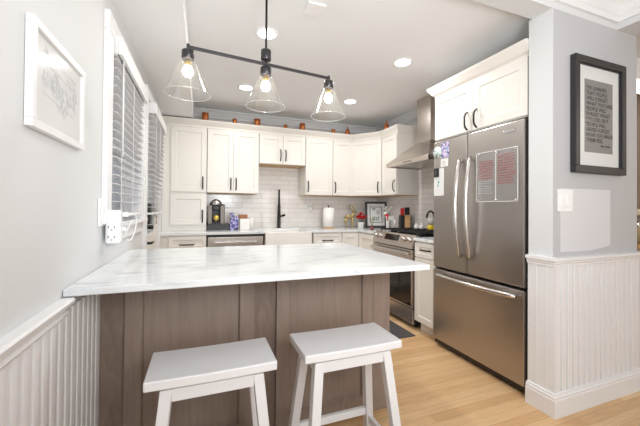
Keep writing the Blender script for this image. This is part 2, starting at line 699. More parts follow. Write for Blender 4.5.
struct(MB().box(XL, 2.783, YP1, YB, ZC, ZN), 'ceiling', CEIL)
struct(MB().box(-0.6, 6.5, -3.1, YB + 0.15, ZN, ZN + 0.1), 'ceiling_upper', CEIL)
# boxed-in soffit along the left wall
struct(MB().box(XL, -0.10, YP1, YB, 2.25, ZC), 'trim_soffit', CEIL)
# paler flat polygon on the stub wall
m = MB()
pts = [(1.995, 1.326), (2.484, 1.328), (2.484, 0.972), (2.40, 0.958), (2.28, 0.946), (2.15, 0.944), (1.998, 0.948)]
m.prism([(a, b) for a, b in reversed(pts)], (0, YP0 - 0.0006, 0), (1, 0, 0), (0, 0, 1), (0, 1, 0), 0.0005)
m.build('pale_patch', PATCH, wp, label='paler patch on the stub wall')

# ceiling crown mouldings
crown = [(0.0, ZC), (0.085, ZC), (0.085, ZC - 0.012), (0.062, ZC - 0.022), (0.035, ZC - 0.055), (0.018, ZC - 0.075), (0.018, ZC - 0.092), (0.0, ZC - 0.092)]
struct(MB().sweep(crown, [(-0.10, YB), (XR, YB), (XR, 3.035)]), 'trim_1', TRIM)
struct(MB().sweep(crown, [(XR, 2.775), (XR, YP1)]), 'trim_2', TRIM)
zb = 2.43
crownd = [(0.0, zb), (0.016, zb), (0.02, zb + 0.03), (0.028, zb + 0.04), (0.04, zb + 0.085), (0.075, zb + 0.13), (0.10, zb + 0.15), (0.10, zb + 0.185), (0.0, zb + 0.185)]
struct(MB().sweep(crownd, [(XL, YP0), (2.56, YP0), (2.56, -2.9)]), 'trim_3', TRIM)


# beadboard wainscots: real grooves
def beadboard(o, U, N, width, z0, z1, pitch=0.0537, t=0.0125):
    o, U, N = Vector(o), Vector(U), Vector(N)
    prof = []
    a = 0.0
    while a < width - 1e-6:
        b = min(a + pitch, width)
        prof += [(a, t), (a + 0.003, t), (a + 0.005, 0.001), (a + 0.016, 0.001), (a + 0.018, t), (a + 0.036, t + 0.0012)] if b - a > 0.03 else [(a, t)]
        prof.append((b, t))
        a = b
    prof = [p for p in prof if p[0] <= width]
    poly = [(0, 0)] + prof + [(width, 0)]
    mb = MB()
    Z = Vector((0, 0, 1))
    n = len(poly)
    vs = [o + U * a + N * b + Z * z0 for a, b in poly] + [o + U * a + N * b + Z * z1 for a, b in poly]
    fs = [(i, (i + 1) % n, n + (i + 1) % n, n + i) for i in range(n)]
    mb.add(vs, fs)
    # close top and bottom with strips
    for k in range(1, n - 2):
        p, q = poly[k], poly[k + 1]
        for z in (z0, z1):
            mb.add([o + U * p[0] + Z * z, o + U * q[0] + Z * z, o + U * q[0] + N * q[1] + Z * z, o + U * p[0] + N * p[1] + Z * z], [(0, 1, 2, 3)])
    return mb


struct(beadboard((XL, -1.0, 0), (0, 1, 0), (1, 0, 0), 2.645, 0.0, 0.848), 'trim_4', TRIM)
rail = [(0.0, 0.832), (0.018, 0.834), (0.022, 0.842), (0.016, 0.850), (0.016, 0.862), (0.022, 0.868), (0.036, 0.873), (0.040, 0.887), (0.034, 0.8935), (0.0, 0.8935)]
struct(MB().sweep(rail, [(XL, -1.0), (XL, 1.262)]), 'trim_5', TRIM, 0.001)
struct(beadboard((1.975, YP0, 0), (1, 0, 0), (0, -1, 0), 0.775, 0.12, 0.87), 'trim_6', TRIM)
m = MB()
m.box(1.928, 1.975, YP0 - 0.013, YP0, 0.05, 0.868).box(2.752, 2.787, YP0 - 0.013, YP0, 0.05, 0.868)
m.box(1.922, 1.932, YP0 - 0.013, YP1 + 0.02, 0.05, 0.868)
m.box(1.9195, 1.922, YP0 + 0.028, YP0 + 0.036, 0.13, 0.868).box(1.9195, 1.922, YP0 + 0.088, YP0 + 0.096, 0.13, 0.868)
struct(m, 'trim_7', TRIM, 0.001)
rail2 = [(0.0, 0.862), (0.018, 0.864), (0.018, 0.876), (0.024, 0.884), (0.024, 0.892), (0.034, 0.898), (0.034, 0.916), (0.0, 0.918)]
struct(MB().sweep(rail2, [(1.932, YP1 + 0.02), (1.932, YP0), (2.783, YP0), (2.783, YP1)]), 'trim_8', TRIM, 0.0008)
base = [(0.0, 0.0), (0.024, 0.0), (0.024, 0.098), (0.021, 0.104), (0.021, 0.116), (0.016, 0.122), (0.014, 0.132), (0.0, 0.134)]
struct(MB().sweep(base, [(1.924, YP1 + 0.02), (1.924, YP0 - 0.010), (2.783, YP0 - 0.010), (2.783, YP1)]), 'baseboard_right', TRIM, 0.0008)
# thin facing on the stub wall's left side, its brighter lighting put into the colour
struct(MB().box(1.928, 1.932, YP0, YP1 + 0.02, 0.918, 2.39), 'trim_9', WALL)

# tiled backsplash
m = MB().box(-0.05, XR - 0.012, YB - 0.012, YB, 0.914, 2.0)
struct(m, 'trim_10', TILE_B)
struct(MB().box(XR - 0.012, XR, 2.27, YB - 0.012, 0.914, 2.30), 'trim_11', TILE_R)

# ------------------------------------------------------------------ window on the left wall
m = MB()
X0 = XL
m.box(X0, X0 + 0.022, 1.683, 1.768, 1.1125, 2.0115).box(X0, X0 + 0.022, 2.602, 2.69, 1.1125, 2.0115)
m.box(X0, X0 + 0.024, 1.683, 2.69, 2.012, 2.10)
m.box(XL - 0.15, X0 - 0.0005, 1.7655, 1.775, 1.1125, 2.0095).box(XL - 0.15, X0 - 0.0005, 2.595, 2.6045, 1.1125, 2.0095).box(XL - 0.15, X0 - 0.0005, 1.7655, 2.6045, 2.01, 2.0195)
w1 = struct(m, 'window_1', TRIM, 0.002)
MB().box(XL - 0.15, X0, 1.766, 2.604, 1.1055, 1.112).box(X0 + 0.0005, X0 + 0.045, 1.752, 2.70, 1.086, 1.112).build('window_sill', TRIM, w1, 0.004)
MB().box(X0, X0 + 0.018, 1.765, 2.69, 1.015, 1.0855).build('window_apron', TRIM, w1, 0.002)
for z0, z1, xx in ((1.112, 1.575, -0.115), (1.56, 2.01, -0.14)):
    m = MB()
    a, b = XL + xx, XL + xx + 0.03
    m.box(a, b, 1.776, 1.826, z0, z1).box(a, b, 2.545, 2.594, z0, z1).box(a, b, 1.826, 2.545, z0, z0 + 0.05).box(a, b, 1.826, 2.545, z1 - 0.04, z1)
    m.box(a + 0.005, b - 0.005, 2.175, 2.195, z0 + 0.05, z1 - 0.04)
    sash = m.build('sash', TRIM, w1, 0.002)
    MB().box(a + 0.012, a + 0.016, 1.826, 2.545, z0 + 0.05, z1 - 0.04).build('pane', PANE, sash)


def blind(name, label, y0, y1, z0, z1, x, val_x, val_z, tilt, cords):
    t = thing(name, label, 'blind', (x, (y0 + y1) / 2, z0))
    mv = MB().box(val_x, val_x + 0.018, y0 - 0.012, y1 + 0.012, z1 - 0.012, val_z)
    mv.box(XL + 0.001, val_x, y0 - 0.012, y0 - 0.002, z1 - 0.012, val_z).box(XL + 0.001, val_x, y1 + 0.002, y1 + 0.012, z1 - 0.012, val_z)
    mv.build('valance', TRIM, t, 0.003)
    n = int((z1 - z0 - 0.03) / 0.044)
    m = MB()
    for i in range(n):
        z = z1 - 0.03 - i * 0.044
        a = tilt
        U = Vector((math.cos(a), 0, math.sin(a)))
        W = Vector((-math.sin(a), 0, math.cos(a)))
        m.obox((x, 0, z), U, (0, 1, 0), W, -0.024, 0.024, y0, y1, -0.0014, 0.0014)
    m.build('slats', SLAT, t)
    MB().box(x - 0.024, x + 0.024, y0, y1, z0, z0 + 0.016).build('bottom_rail', TRIM, t, 0.003)
    MB().box(x - 0.026, x + 0.02, y0, y1, z1 - 0.015, z1 + 0.03).build('head_rail', TRIM, t)
    for f in cords:
        y = y0 + (y1 - y0) * f
        for dx in (-0.027, 0.027):
            MB().box(x + dx - 0.001, x + dx + 0.001, y - 0.004, y + 0.004, z0, z1).build('ladder_tape', SLAT, t)
    return t


b1 = blind('window_blind', 'white slatted blind hanging in the window beside the framed sketch', 1.800, 2.575, 1.140, 1.955, XL + 0.008, XL + 0.036, 2.032, -0.04, (0.12, 0.5, 0.88))
MB().tube([(XL + 0.044, 1.86, 1.94), (XL + 0.046, 1.862, 1.45)], 0.004, 6).build('wand', PLASTW, b1)
MB().tube([(XL + 0.044, 2.50, 1.94), (XL + 0.045, 2.50, 1.40)], 0.002, 6).ball((XL + 0.045, 2.50, 1.39), 0.007, 0.007, 0.012).build('pull_cord', PLASTW, b1)

# ------------------------------------------------------------------ back door on the left wall
m = MB()
m.box(X0, X0 + 0.022, 2.755, 2.845, 0, 2.0615).box(X0, X0 + 0.022, 3.72, 3.732, 0, 2.0615).box(X0, X0 + 0.024, 2.755, 3.732, 2.062, 2.15)
m.box(XL - 0.15, X0 - 0.0005, 2.8505, 2.858, 0.0005, 2.0495).box(XL - 0.15, X0 - 0.0005, 3.712, 3.7195, 0.0005, 2.0495).box(XL - 0.15, X0 - 0.0005, 2.8505, 3.7195, 2.05, 2.0595)
d1 = struct(m, 'door_1', TRIM, 0.002)
m = MB()
a, b = XL - 0.05, XL - 0.008
m.box(a, b, 2.860, 2.985, 0.01, 2.048).box(a, b, 3.60, 3.71, 0.01, 2.048).box(a, b, 2.985, 3.60, 1.92, 2.048).box(a, b, 2.985, 3.60, 0.01, 0.93)
m.box(a, b + 0.006, 2.98, 3.61, 0.92, 0.945)
dl = m.build('door_leaf', CAB, d1, 0.002)
MB().box(a + 0.018, a + 0.024, 2.985, 3.60, 0.93, 1.92).build('pane', PANE, dl)
MB().box(b, b + 0.045, 2.905, 2.985, 1.05, 1.22).build('keypad_lock', BLACK, d1, 0.004)
m = MB().lathe((b, 2.945, 1.025), [(0.032, 0), (0.030, 0.016), (0.018, 0.020), (0.018, 0.06)], 16, 'X')
m.build('thumb_turn', BLACK, d1)
m = MB().lathe((b, 2.915, 0.895), [(0.03, 0), (0.028, 0.012), (0.012, 0.016), (0.012, 0.05)], 16, 'X')
m.tube([(b + 0.05, 2.915, 0.895), (b + 0.055, 2.94, 0.896), (b + 0.052, 3.04, 0.893)], [0.010, 0.010, 0.008], 8)
m.build('lever_handle', BLACK, d1)
m = MB()
for z in (1.13, 1.075, 1.02):
    m.box(a + 0.03, b + 0.004, 3.615, 3.65, z, z + 0.028)
m.build('latch_plate', BROWN, d1)
b2 = blind('door_blind', 'white slatted blind hanging on the back door beside the tall cabinet', 2.885, 3.66, 1.13, 1.97, XL + 0.034, XL + 0.055, 2.045, -0.04, (0.14, 0.5, 0.86))

# ------------------------------------------------------------------ upper cabinets
ZB, ZD0, ZD1, ZT = 1.369, 1.375, 2.138, 2.20
YF = 4.04      # carcass front


def upper(name, label, x0, x1, zb, doors, parts_extra=None):
    """wall cabinet on the back wall; doors: (x0, x1, z0, z1, handle x, handle z)"""
    t = thing(name, label, 'cabinet', ((x0 + x1) / 2, YB - 0.013, zb))
    MB().box(x0 + 0.001, x1 - 0.001, YF, YB - 0.013, zb + 0.004, ZT).build('body', CAB, t)
    MB().box(x0 + 0.001, x1 - 0.001, YF, YB - 0.013, zb, zb + 0.004).build('underside', CABIN, t, label='bare wood underside')
    for a, b, z0, z1, hx, hz in doors:
        d = shaker('door', CAB, t, (a, YF - 0.0005, z0), (1, 0, 0), (0, -1, 0), b - a, z1 - z0)
        pull(d, (hx, YF - 0.0205, hz), (0, 0, 1), (0, -1, 0), 0.15)
    return t


# tall hutch that stands on the counter
t = thing('hutch_cabinet', 'tall white cabinet standing on the counter beside the back door', 'cabinet', (-0.16, YF, 0.9155))
MB().box(-0.424, 0.057, YF, YB - 0.002, 0.9155, ZT).build('body', CAB, t)
d = shaker('door', CAB, t, (-0.336, YF - 0.0005, ZD0), (1, 0, 0), (0, -1, 0), 0.388, ZD1 - ZD0)
pull(d, (0.014, YF - 0.0205, 1.485), (0, 0, 1), (0, -1, 0), 0.15)
d = shaker('door', CAB, t, (-0.336, YF - 0.0005, 0.985), (1, 0, 0), (0, -1, 0), 0.388, 0.36)
pull(d, (0.014, YF - 0.0205, 1.085), (0, 0, 1), (0, -1, 0), 0.15)

upper('wall_cabinet', 'two-door white wall cabinet above the coffee machine', 0.06, 0.682, ZB,
      [(0.064, 0.366, ZD0, ZD1, 0.337, 1.485), (0.371, 0.678, ZD0, ZD1, 0.400, 1.485)])
upper('wall_cabinet', 'short two-door white wall cabinet above the sink', 0.685, 1.306, 1.758,
      [(0.689, 0.992, 1.766, ZD1, 0.960, 1.88), (0.996, 1.302, 1.766, ZD1, 1.028, 1.88)])
upper('wall_cabinet', 'single-door white wall cabinet above the paper towel roll', 1.309, 1.703, ZB,
      [(1.313, 1.700, ZD0, ZD1, 1.342, 1.485)])
upper('wall_cabinet', 'narrow single-door white wall cabinet above the gold reindeer, next to the corner cabinet', 1.706, 2.008, ZB,
      [(1.709, 2.004, ZD0, ZD1, 1.738, 1.485)])
# diagonal corner cabinet
A, B = Vector((2.012, 4.04)), Vector((2.286, 3.685))
dirv = (B - A).normalized()
nv = Vector((dirv.y, -dirv.x))
if nv.y > 0:
    nv = -nv
t = thing('corner_cabinet', 'diagonal white corner wall cabinet above the black framed picture', 'cabinet', (2.3, 4.1, ZB))
poly = [(2.011, YB - 0.013), (A.x, A.y), (B.x, B.y), (XR - 0.013, 3.685), (XR - 0.013, YB - 0.013)]
MB().prism(poly, (0, 0, ZB + 0.004), (1, 0, 0), (0, 1, 0), (0, 0, 1), ZT - ZB - 0.004).build('body', CAB, t)
MB().prism(poly, (0, 0, ZB), (1, 0, 0), (0, 1, 0), (0, 0, 1), 0.004).build('underside', CABIN, t, label='bare wood underside')
wd = (B - A).length
d = shaker('door', CAB, t, (A.x + dirv.x * 0.006 + nv.x * 0.0005, A.y + dirv.y * 0.006 + nv.y * 0.0005, ZD0), (dirv.x, dirv.y, 0), (nv.x, nv.y, 0), wd - 0.012, ZD1 - ZD0)
hp = A + dirv * (wd - 0.045) + nv * 0.0205
pull(d, (hp.x, hp.y, 1.485), (0, 0, 1), (nv.x, nv.y, 0), 0.15)
# right-hand wall cabinet
t = thing('wall_cabinet', 'white wall cabinet on the right wall between corner cabinet and steel hood', 'cabinet', (XR - 0.013, 3.5, ZB))
MB().box(2.29, XR - 0.013, 3.326, 3.683, ZB + 0.004, ZT).build('body', CAB, t, 0.001)
MB().box(2.29, XR - 0.013, 3.326, 3.683, ZB, ZB + 0.004).build('underside', CABIN, t, label='bare wood underside')
d = shaker('door', CAB, t, (2.2895, 3.672, ZD0), (0, -1, 0), (-1, 0, 0), 0.342, ZD1 - ZD0)
pull(d, (2.269, 3.362, 1.485), (0, 0, 1), (-1, 0, 0), 0.15)
# crown along the cabinets
ccr = [(0.0, 2.150), (0.006, 2.150), (0.008, 2.172), (0.022, 2.190), (0.050, 2.222), (0.054, 2.235), (0.0, 2.235)]
struct(MB().sweep(ccr, [(-0.424, YF - 0.001), (A.x - 0.002, YF - 0.001), (B.x - 0.001, B.y - 0.004), (2.289, 3.325), (XR - 0.013, 3.325)]), 'trim_12', CAB)
m = MB().prism([(-0.424, YF), (2.011, YF), (2.286, 3.685), (2.29, 3.326), (XR - 0.013, 3.326), (XR - 0.013, YB - 0.013), (-0.424, YB - 0.013)], (0, 0, ZT + 0.001), (1, 0, 0), (0, 1, 0), (0, 0, 1), 0.034)
struct(m, 'trim_13', CAB)

# ------------------------------------------------------------------ base cabinets
YC = 3.76      # door front plane of the back run is YC - 0.02


def base_back(name, label, x0, x1, fronts, top=0.882):
    t = thing(name, label, 'cabinet', ((x0 + x1) / 2, 4.0, 0))
    MB().box(x0 + 0.001, x1 - 0.001, YC, YB - 0.014, 0.10, top).build('body', CAB, t)
    MB().box(x0 + 0.001, x1 - 0.001, YC + 0.06, YB - 0.014, 0.0, 0.099).build('toe_kick', CAB, t)
    for kind, a, b, z0, z1, hx, hz in fronts:
        d = shaker(kind, CAB, t, (a, YC - 0.0005, z0), (1, 0, 0), (0, -1, 0), b - a, z1 - z0, stile=0.05 if kind == 'door' else 0.034)
        if hz:
            pull(d, (hx, YC - 0.0205, hz), (1, 0, 0) if kind == 'drawer' else (0, 0, 1), (0, -1, 0), 0.15)
    return t


base_back('base_cabinet', 'white base cabinet with a drawer, left of the dishwasher', -0.4245, 0.058,
          [('drawer', -0.325, 0.052, 0.735, 0.868, -0.143, 0.782), ('door', -0.325, 0.052, 0.115, 0.725, 0.01, 0.62)])
base_back('sink_cabinet', 'white base cabinet under the farmhouse sink', 0.706, 1.322,
          [('door', 0.714, 1.012, 0.115, 0.645, 0.985, 0.55), ('door', 1.017, 1.314, 0.115, 0.645, 1.045, 0.55)], 0.655)
base_back('base_cabinet', 'white base cabinet with a drawer, right of the sink', 1.328, 1.718,
          [('drawer', 1.336, 1.712, 0.735, 0.868, 1.525, 0.782), ('door', 1.336, 1.712, 0.115, 0.725, 1.37, 0.62)])
t = thing('corner_base_cabinet', 'white corner base cabinet between the sink drawers and the range', 'cabinet', (2.2, 3.9, 0))
poly = [(1.721, YB - 0.014), (1.721, YC), (1.985, YC), (1.985, 3.353), (XR - 0.014, 3.353), (XR - 0.014, YB - 0.014)]
MB().prism(poly, (0, 0, 0.10), (1, 0, 0), (0, 1, 0), (0, 0, 1), 0.782).build('body', CAB, t)
MB().box(1.78, XR - 0.014, 3.86, YB - 0.014, 0, 0.099).box(2.05, XR - 0.014, 3.353, 3.86, 0, 0.099).build('toe_kick', CAB, t)
shaker('door', CAB, t, (1.727, YC - 0.0005, 0.115), (1, 0, 0), (0, -1, 0), 0.235, 0.753)
shaker('door', CAB, t, (1.9845, 3.735, 0.115), (0, -1, 0), (-1, 0, 0), 0.376, 0.753)

t = thing('base_cabinet', 'narrow white base cabinet with a drawer between range and fridge', 'cabinet', (2.3, 2.43, 0))
MB().box(1.985, XR - 0.014, 2.272, 2.562, 0.10, 0.882).build('body', CAB, t)
MB().box(2.045, XR - 0.014, 2.272, 2.562, 0.0, 0.099).build('toe_kick', CAB, t)
d = shaker('drawer', CAB, t, (1.9845, 2.560, 0.732), (0, -1, 0), (-1, 0, 0), 0.284, 0.138, stile=0.036)
pull(d, (1.964, 2.40, 0.808), (0, 1, 0), (-1, 0, 0), 0.15)
shaker('door', CAB, t, (1.9845, 2.560, 0.112), (0, -1, 0), (-1, 0, 0), 0.284, 0.612)

# counters of the back and right runs
m = MB()
z0, z1 = 0.884, 0.914
m.prism([(-0.424, 3.733), (0.712, 3.733), (0.712, 4.205), (1.298, 4.205), (1.298, 3.733), (1.958, 3.733), (1.958, 3.352), (XR - 0.013, 3.352), (XR - 0.013, YB - 0.0135), (-0.424, YB - 0.0135)],
        (0, 0, z0), (1, 0, 0), (0, 1, 0), (0, 0, 1), z1 - z0)
single(m, 'countertop', MARBLE, 'long white countertop along the back wall, holding sink and coffee machine', 'countertop', (1.0, 4.0, 0.884), bevel=0.003)
single(MB().box(1.955, XR - 0.013, 2.272, 2.574, z0, z1), 'countertop', MARBLE, 'small white countertop between range and fridge', 'countertop', (2.3, 2.43, 0.884), bevel=0.003)

# dishwasher
t = thing('dishwasher', 'stainless dishwasher under the back counter beside the sink', 'dishwasher', (0.38, 4.0, 0))
MB().box(0.066, 0.700, YC + 0.01, YB - 0.02, 0.10, 0.878).build('body', DARK, t)
MB().box(0.10, 0.67, YC + 0.07, YB - 0.02, 0.0, 0.099).build('toe_kick', BLACK, t)
dd = MB().box(0.072, 0.694, YC - 0.022, YC + 0.009, 0.11, 0.855).build('door', STEEL, t, 0.004)
MB().box(0.072, 0.694, YC - 0.014, YC + 0.009, 0.858, 0.876).build('control_strip', BLACK, t)
m = MB().box(0.14, 0.62, YC - 0.066, YC - 0.046, 0.775, 0.802)
m.box(0.16, 0.185, YC - 0.048, YC - 0.0225, 0.78, 0.797).box(0.575, 0.60, YC - 0.048, YC - 0.0225, 0.78, 0.797)
m.build('handle', STEELB, dd, 0.004)

# farmhouse sink
t = thing('farmhouse_sink', 'white apron-front farmhouse sink set in the back counter', 'sink', (1.005, 3.95, 0.66))
m = MB()
m.box(0.7145, 1.2955, 3.703, 3.735, 0.658, 0.902)
m.box(0.7145, 0.742, 3.735, 4.20, 0.72, 0.902).box(1.268, 1.2955, 3.735, 4.20, 0.72, 0.902).box(0.742, 1.268, 4.172, 4.20, 0.72, 0.902)
m.box(0.742, 1.268, 3.735, 4.172, 0.66, 0.70)
m.build('basin', CERAM, t, 0.006)
MB().cyl((1.0, 3.95, 0.7005), 0.045, 0.004).build('drain', STEELB, t)

# faucet
t = thing('faucet', 'matte black gooseneck faucet behind the farmhouse sink', 'faucet', (1.01, 4.285, 0.9145))
fx, fy = 1.01, 4.285
MB().lathe((fx, fy, 0.9145), [(0.030, 0), (0.030, 0.008), (0.024, 0.012), (0.024, 0.21), (0.021, 0.22)], 20).build('base', BLACKM, t)
pts = [(fx, fy, 1.13), (fx, fy, 1.34)]
for i in range(9):
    a = PI * i / 8
    q = -0.075 + 0.075 * math.cos(a)
    pts.append((fx + 0.23 * q, fy + 0.97 * q, 1.37 + 0.065 * math.sin(a)))
pts.append((fx - 0.0345, fy - 0.1455, 1.30))
MB().tube(pts, 0.013, 10).build('gooseneck', BLACKM, t)
MB().lathe((fx - 0.0345, fy - 0.1455, 1.12), [(0.018, 0), (0.021, 0.02), (0.021, 0.10), (0.015, 0.135), (0.014, 0.20)], 16).build('spray_head', BLACKM, t)
m = MB().tube([(fx + 0.02, fy, 1.075), (fx + 0.05, fy - 0.005, 1.085)], 0.012, 10).tube([(fx + 0.05, fy - 0.005, 1.085), (fx + 0.085, fy - 0.01, 1.095)], 0.017, 10)
m.build('lever', BLACKM, t)

# ------------------------------------------------------------------ range
t = thing('range', 'stainless slide-in gas range with black oven door on the right wall', 'range', (2.28, 2.97, 0))
RY0, RY1 = 2.592, 3.346
MB().box(1.99, XR - 0.02, RY0, RY1, 0.045, 0.905).build('body', BLACK, t, 0.002)
for x in (2.05, 2.5):
    for y in (RY0 + 0.05, RY1 - 0.05):
        MB().cyl((x, y, 0.0), 0.018, 0.045, 12).build('foot', BLACK, t)
# sloping control panel
m = MB().prism([(1.952, 0.795), (1.99, 0.795), (2.04, 0.905), (2.04, 0.928), (2.00, 0.930), (1.955, 0.835)], (0, RY0 - 0.002, 0), (1, 0, 0), (0, 0, 1), (0, 1, 0), RY1 - RY0 + 0.004)
cp = m.build('control_panel', STEEL, t, 0.003)
pn = Vector((-0.095, 0, 0.045)).normalized()
pu = Vector((0.045, 0, 0.095)).normalized()
pc = Vector((1.9775, 0, 0.8825))
MB().obox(pc, (0, 1, 0), pu, pn, 2.845, 3.11, -0.034, 0.034, 0.0006, 0.002).build('display', BLKGLASS, cp)
for y in (3.30, 3.20, 2.75, 2.655):
    c = pc + Vector((0, y, 0)) + pn * 0.001
    m = MB()
    n = 18
    prof = [(0.027, 0), (0.027, 0.006), (0.021, 0.008), (0.019, 0.030), (0.014, 0.034)]
    vs, fs = [], []
    for r, h in prof:
        for i in range(n):
            a = 2 * PI * i / n
            vs.append(c + Vector((0, 1, 0)) * r * math.cos(a) + pu * r * math.sin(a) + pn * h)
    for k in range(len(prof) - 1):
        for i in range(n):
            j = (i + 1) % n
            fs.append((k * n + i, k * n + j, (k + 1) * n + j, (k + 1) * n + i))
    fs.append(tuple(range((len(prof) - 1) * n, len(prof) * n)))
    m.add(vs, fs, True)
    m.build('knob', STEELB, cp)
m = MB().box(1.962, 1.989, RY0, RY1, 0.205, 0.222).box(1.962, 1.989, RY0, RY1, 0.675, 0.785)
m.box(1.962, 1.989, RY0, RY0 + 0.022, 0.222, 0.675).box(1.962, 1.989, RY1 - 0.03, RY1, 0.222, 0.675)
dd = m.build('oven_door', STEEL, t, 0.002)
MB().box(1.966, 1.988, RY0 + 0.0225, RY1 - 0.031, 0.223, 0.674).build('oven_window', BLKGLASS, dd)
m = MB().box(1.908, 1.930, RY0 + 0.02, RY1 - 0.02, 0.728, 0.765)
m.box(1.93, 1.9615, RY0 + 0.03, RY0 + 0.06, 0.735, 0.758).box(1.93, 1.9615, RY1 - 0.06, RY1 - 0.03, 0.735, 0.758)
m.build('oven_handle', STEELB, dd, 0.008)
MB().box(1.964, 1.989, RY0, RY1, 0.05, 0.196).build('storage_drawer', STEEL, t, 0.003)
MB().box(2.041, XR - 0.022, RY0, RY1, 0.906, 0.924).build('cooktop', BLKGLASS, t, 0.003)
for k in range(3):
    y0 = RY0 + 0.01 + k * 0.247
    y1 = y0 + 0.24
    m = MB()
    for y in (y0 + 0.006, (y0 + y1) / 2, y1 - 0.006):
        m.bar((2.06, y, 0.952), (2.565, y, 0.952), 0.012, 0.014)
    for x in (2.066, 2.19, 2.31, 2.43, 2.559):
        m.bar((x, y0, 0.952), (x, y1, 0.952), 0.012, 0.014)
    for x in (2.066, 2.559):
        for y in (y0 + 0.006, y1 - 0.006):
            m.box(x - 0.006, x + 0.006, y - 0.006, y + 0.006, 0.9245, 0.95)
    m.build('grate', IRON, t, 0.002)
for x, y in ((2.17, RY0 + 0.13), (2.45, RY0 + 0.13), (2.31, 2.97), (2.17, RY1 - 0.13), (2.45, RY1 - 0.13)):
    MB().lathe((x, y, 0.9245), [(0.042, 0), (0.042, 0.008), (0.03, 0.010), (0.03, 0.016)], 18).build('burner', IRON, t)

# hood
t = thing('range_hood', 'stainless steel chimney hood above the range', 'hood', (2.4, 2.91, 1.69))
HY0, HY1, HX = 2.53, 3.29, 2.105
CY0, CY1, CX = 2.785, 3.025, 2.335
m = MB()
xr = XR - 0.0125
m.box(HX, xr, HY0, HY0 + 0.012, 1.69, 1.738).box(HX, xr, HY1 - 0.012, HY1, 1.69, 1.738).box(HX, HX + 0.012, HY0, HY1, 1.69, 1.738)
m.hexa([(HX, HY0, 1.738), (xr, HY0, 1.738), (xr, HY1, 1.738), (HX, HY1, 1.738)], [(CX, CY0, 1.955), (xr, CY0, 1.955), (xr, CY1, 1.955), (CX, CY1, 1.955)])
m.build('canopy', STEEL, t, 0.0015)
MB().box(CX + 0.004, xr, CY0 + 0.004, CY1 - 0.004, 1.956, ZC - 0.002).build('chimney', STEEL, t, 0.0015)
MB().box(HX + 0.013, xr, HY0 + 0.013, HY1 - 0.013, 1.700, 1.706).build('filter', STEELB, t)
m = MB()
for i in range(4):
    m.cyl((HX - 0.004, 2.83 + i * 0.04, 1.714), 0.008, 0.005, 12, 'X')
m.build('button_row', BLACK, t)

# ------------------------------------------------------------------ refrigerator
t = thing('refrigerator', 'stainless French-door refrigerator beside the stub wall', 'refrigerator', (2.25, 1.83, 0))
FX, FY0, FY1, FS = 1.934, 1.418, 2.262, 1.884
MB().box(2.004, XR - 0.03, FY0 + 0.004, FY1 - 0.004, 0.03, 1.765).build('body', DARK, t, 0.004)
for y in (FY0 + 0.06, FY1 - 0.06):
    for x in (2.03, 2.52):
        MB().cyl((x, y, 0.0), 0.022, 0.03, 12).build('foot', BLACK, t)
MB().box(1.955, 2.003, FY0 + 0.003, FY1 - 0.003, 0.022, 0.058).build('kick_plate', BLACK, t)
dl = MB().box(FX, 2.0, FS + 0.003, FY1, 0.692, 1.785).build('left_door', STEEL_F, t, 0.008)
dr = MB().box(FX, 2.0, FY0, FS - 0.003, 0.692, 1.785).build('right_door', STEEL_F, t, 0.008)
fd = MB().box(FX, 2.0, FY0, FY1, 0.062, 0.674).build('freezer_drawer', STEEL_F, t, 0.008)
for y, par in ((FS + 0.052, dl), (FS - 0.052, dr)):
    pts = []
    for i in range(15):
        s = -1 + 2 * i / 14
        pts.append((FX - 0.024 - 0.046 * (1 - s * s), y, 1.205 + s * 0.39))
    m = MB().tube(pts, 0.0155, 10, 1.0, side=(1, 0, 0))
    for s in (-1, 1):
        m.tube([(FX - 0.0005, y, 1.205 + s * 0.37), (FX - 0.03, y, 1.205 + s * 0.37)], 0.011, 10)
    m.build('handle', STEELB, par)
pts = []
for i in range(15):
    s = -1 + 2 * i / 14
    pts.append((FX - 0.024 - 0.040 * (1 - s * s), 1.83 + s * 0.37, 0.632))
m = MB().tube(pts, 0.0165, 10, 1.0, side=(1, 0, 0))
for s in (-1, 1):
    m.tube([(FX - 0.0005, 1.83 + s * 0.35, 0.632), (FX - 0.03, 1.83 + s * 0.35, 0.632)], 0.011, 10)
m.build('handle', STEELB, fd)
MB().box(FX - 0.003, FX - 0.0005, 1.482, 1.575, 1.715, 1.733).build('badge', CHROME, dr, 0.001)
MB().box(1.97, 2.06, FY0 + 0.02, FY0 + 0.10, 1.7655, 1.782).build('hinge_cover', DARK, t, 0.003)

# cabinet above the refrigerator
t = thing('fridge_cabinet', 'deep two-door white cabinet above the refrigerator', 'cabinet', (2.27, 1.83, 1.80))
MB().box(1.968, XR - 0.014, 1.392, 2.268, 1.80, 2.205).build('body', CAB, t, 0.001)
for a, w, hy in ((2.262, 0.408, 1.898), (1.850, 0.440, 1.808)):
    d = shaker('door', CAB, t, (1.9675, a, 1.806), (0, -1, 0), (-1, 0, 0), w, 0.375, stile=0.06)
    pull(d, (1.947, hy - 0.0, 1.888), (0, 0, 1), (-1, 0, 0), 0.14)
MB().sweep([(0.0, 2.185), (0.008, 2.185), (0.010, 2.200), (0.028, 2.215), (0.058, 2.262), (0.062, 2.280), (0.0, 2.280)], [(XR - 0.014, 2.268), (1.968, 2.268), (1.968, 1.391)]).build('crown', CAB, t)
MB().box(1.968, XR - 0.014, 1.392, 2.268, 2.206, 2.278).build('top', CAB, t)

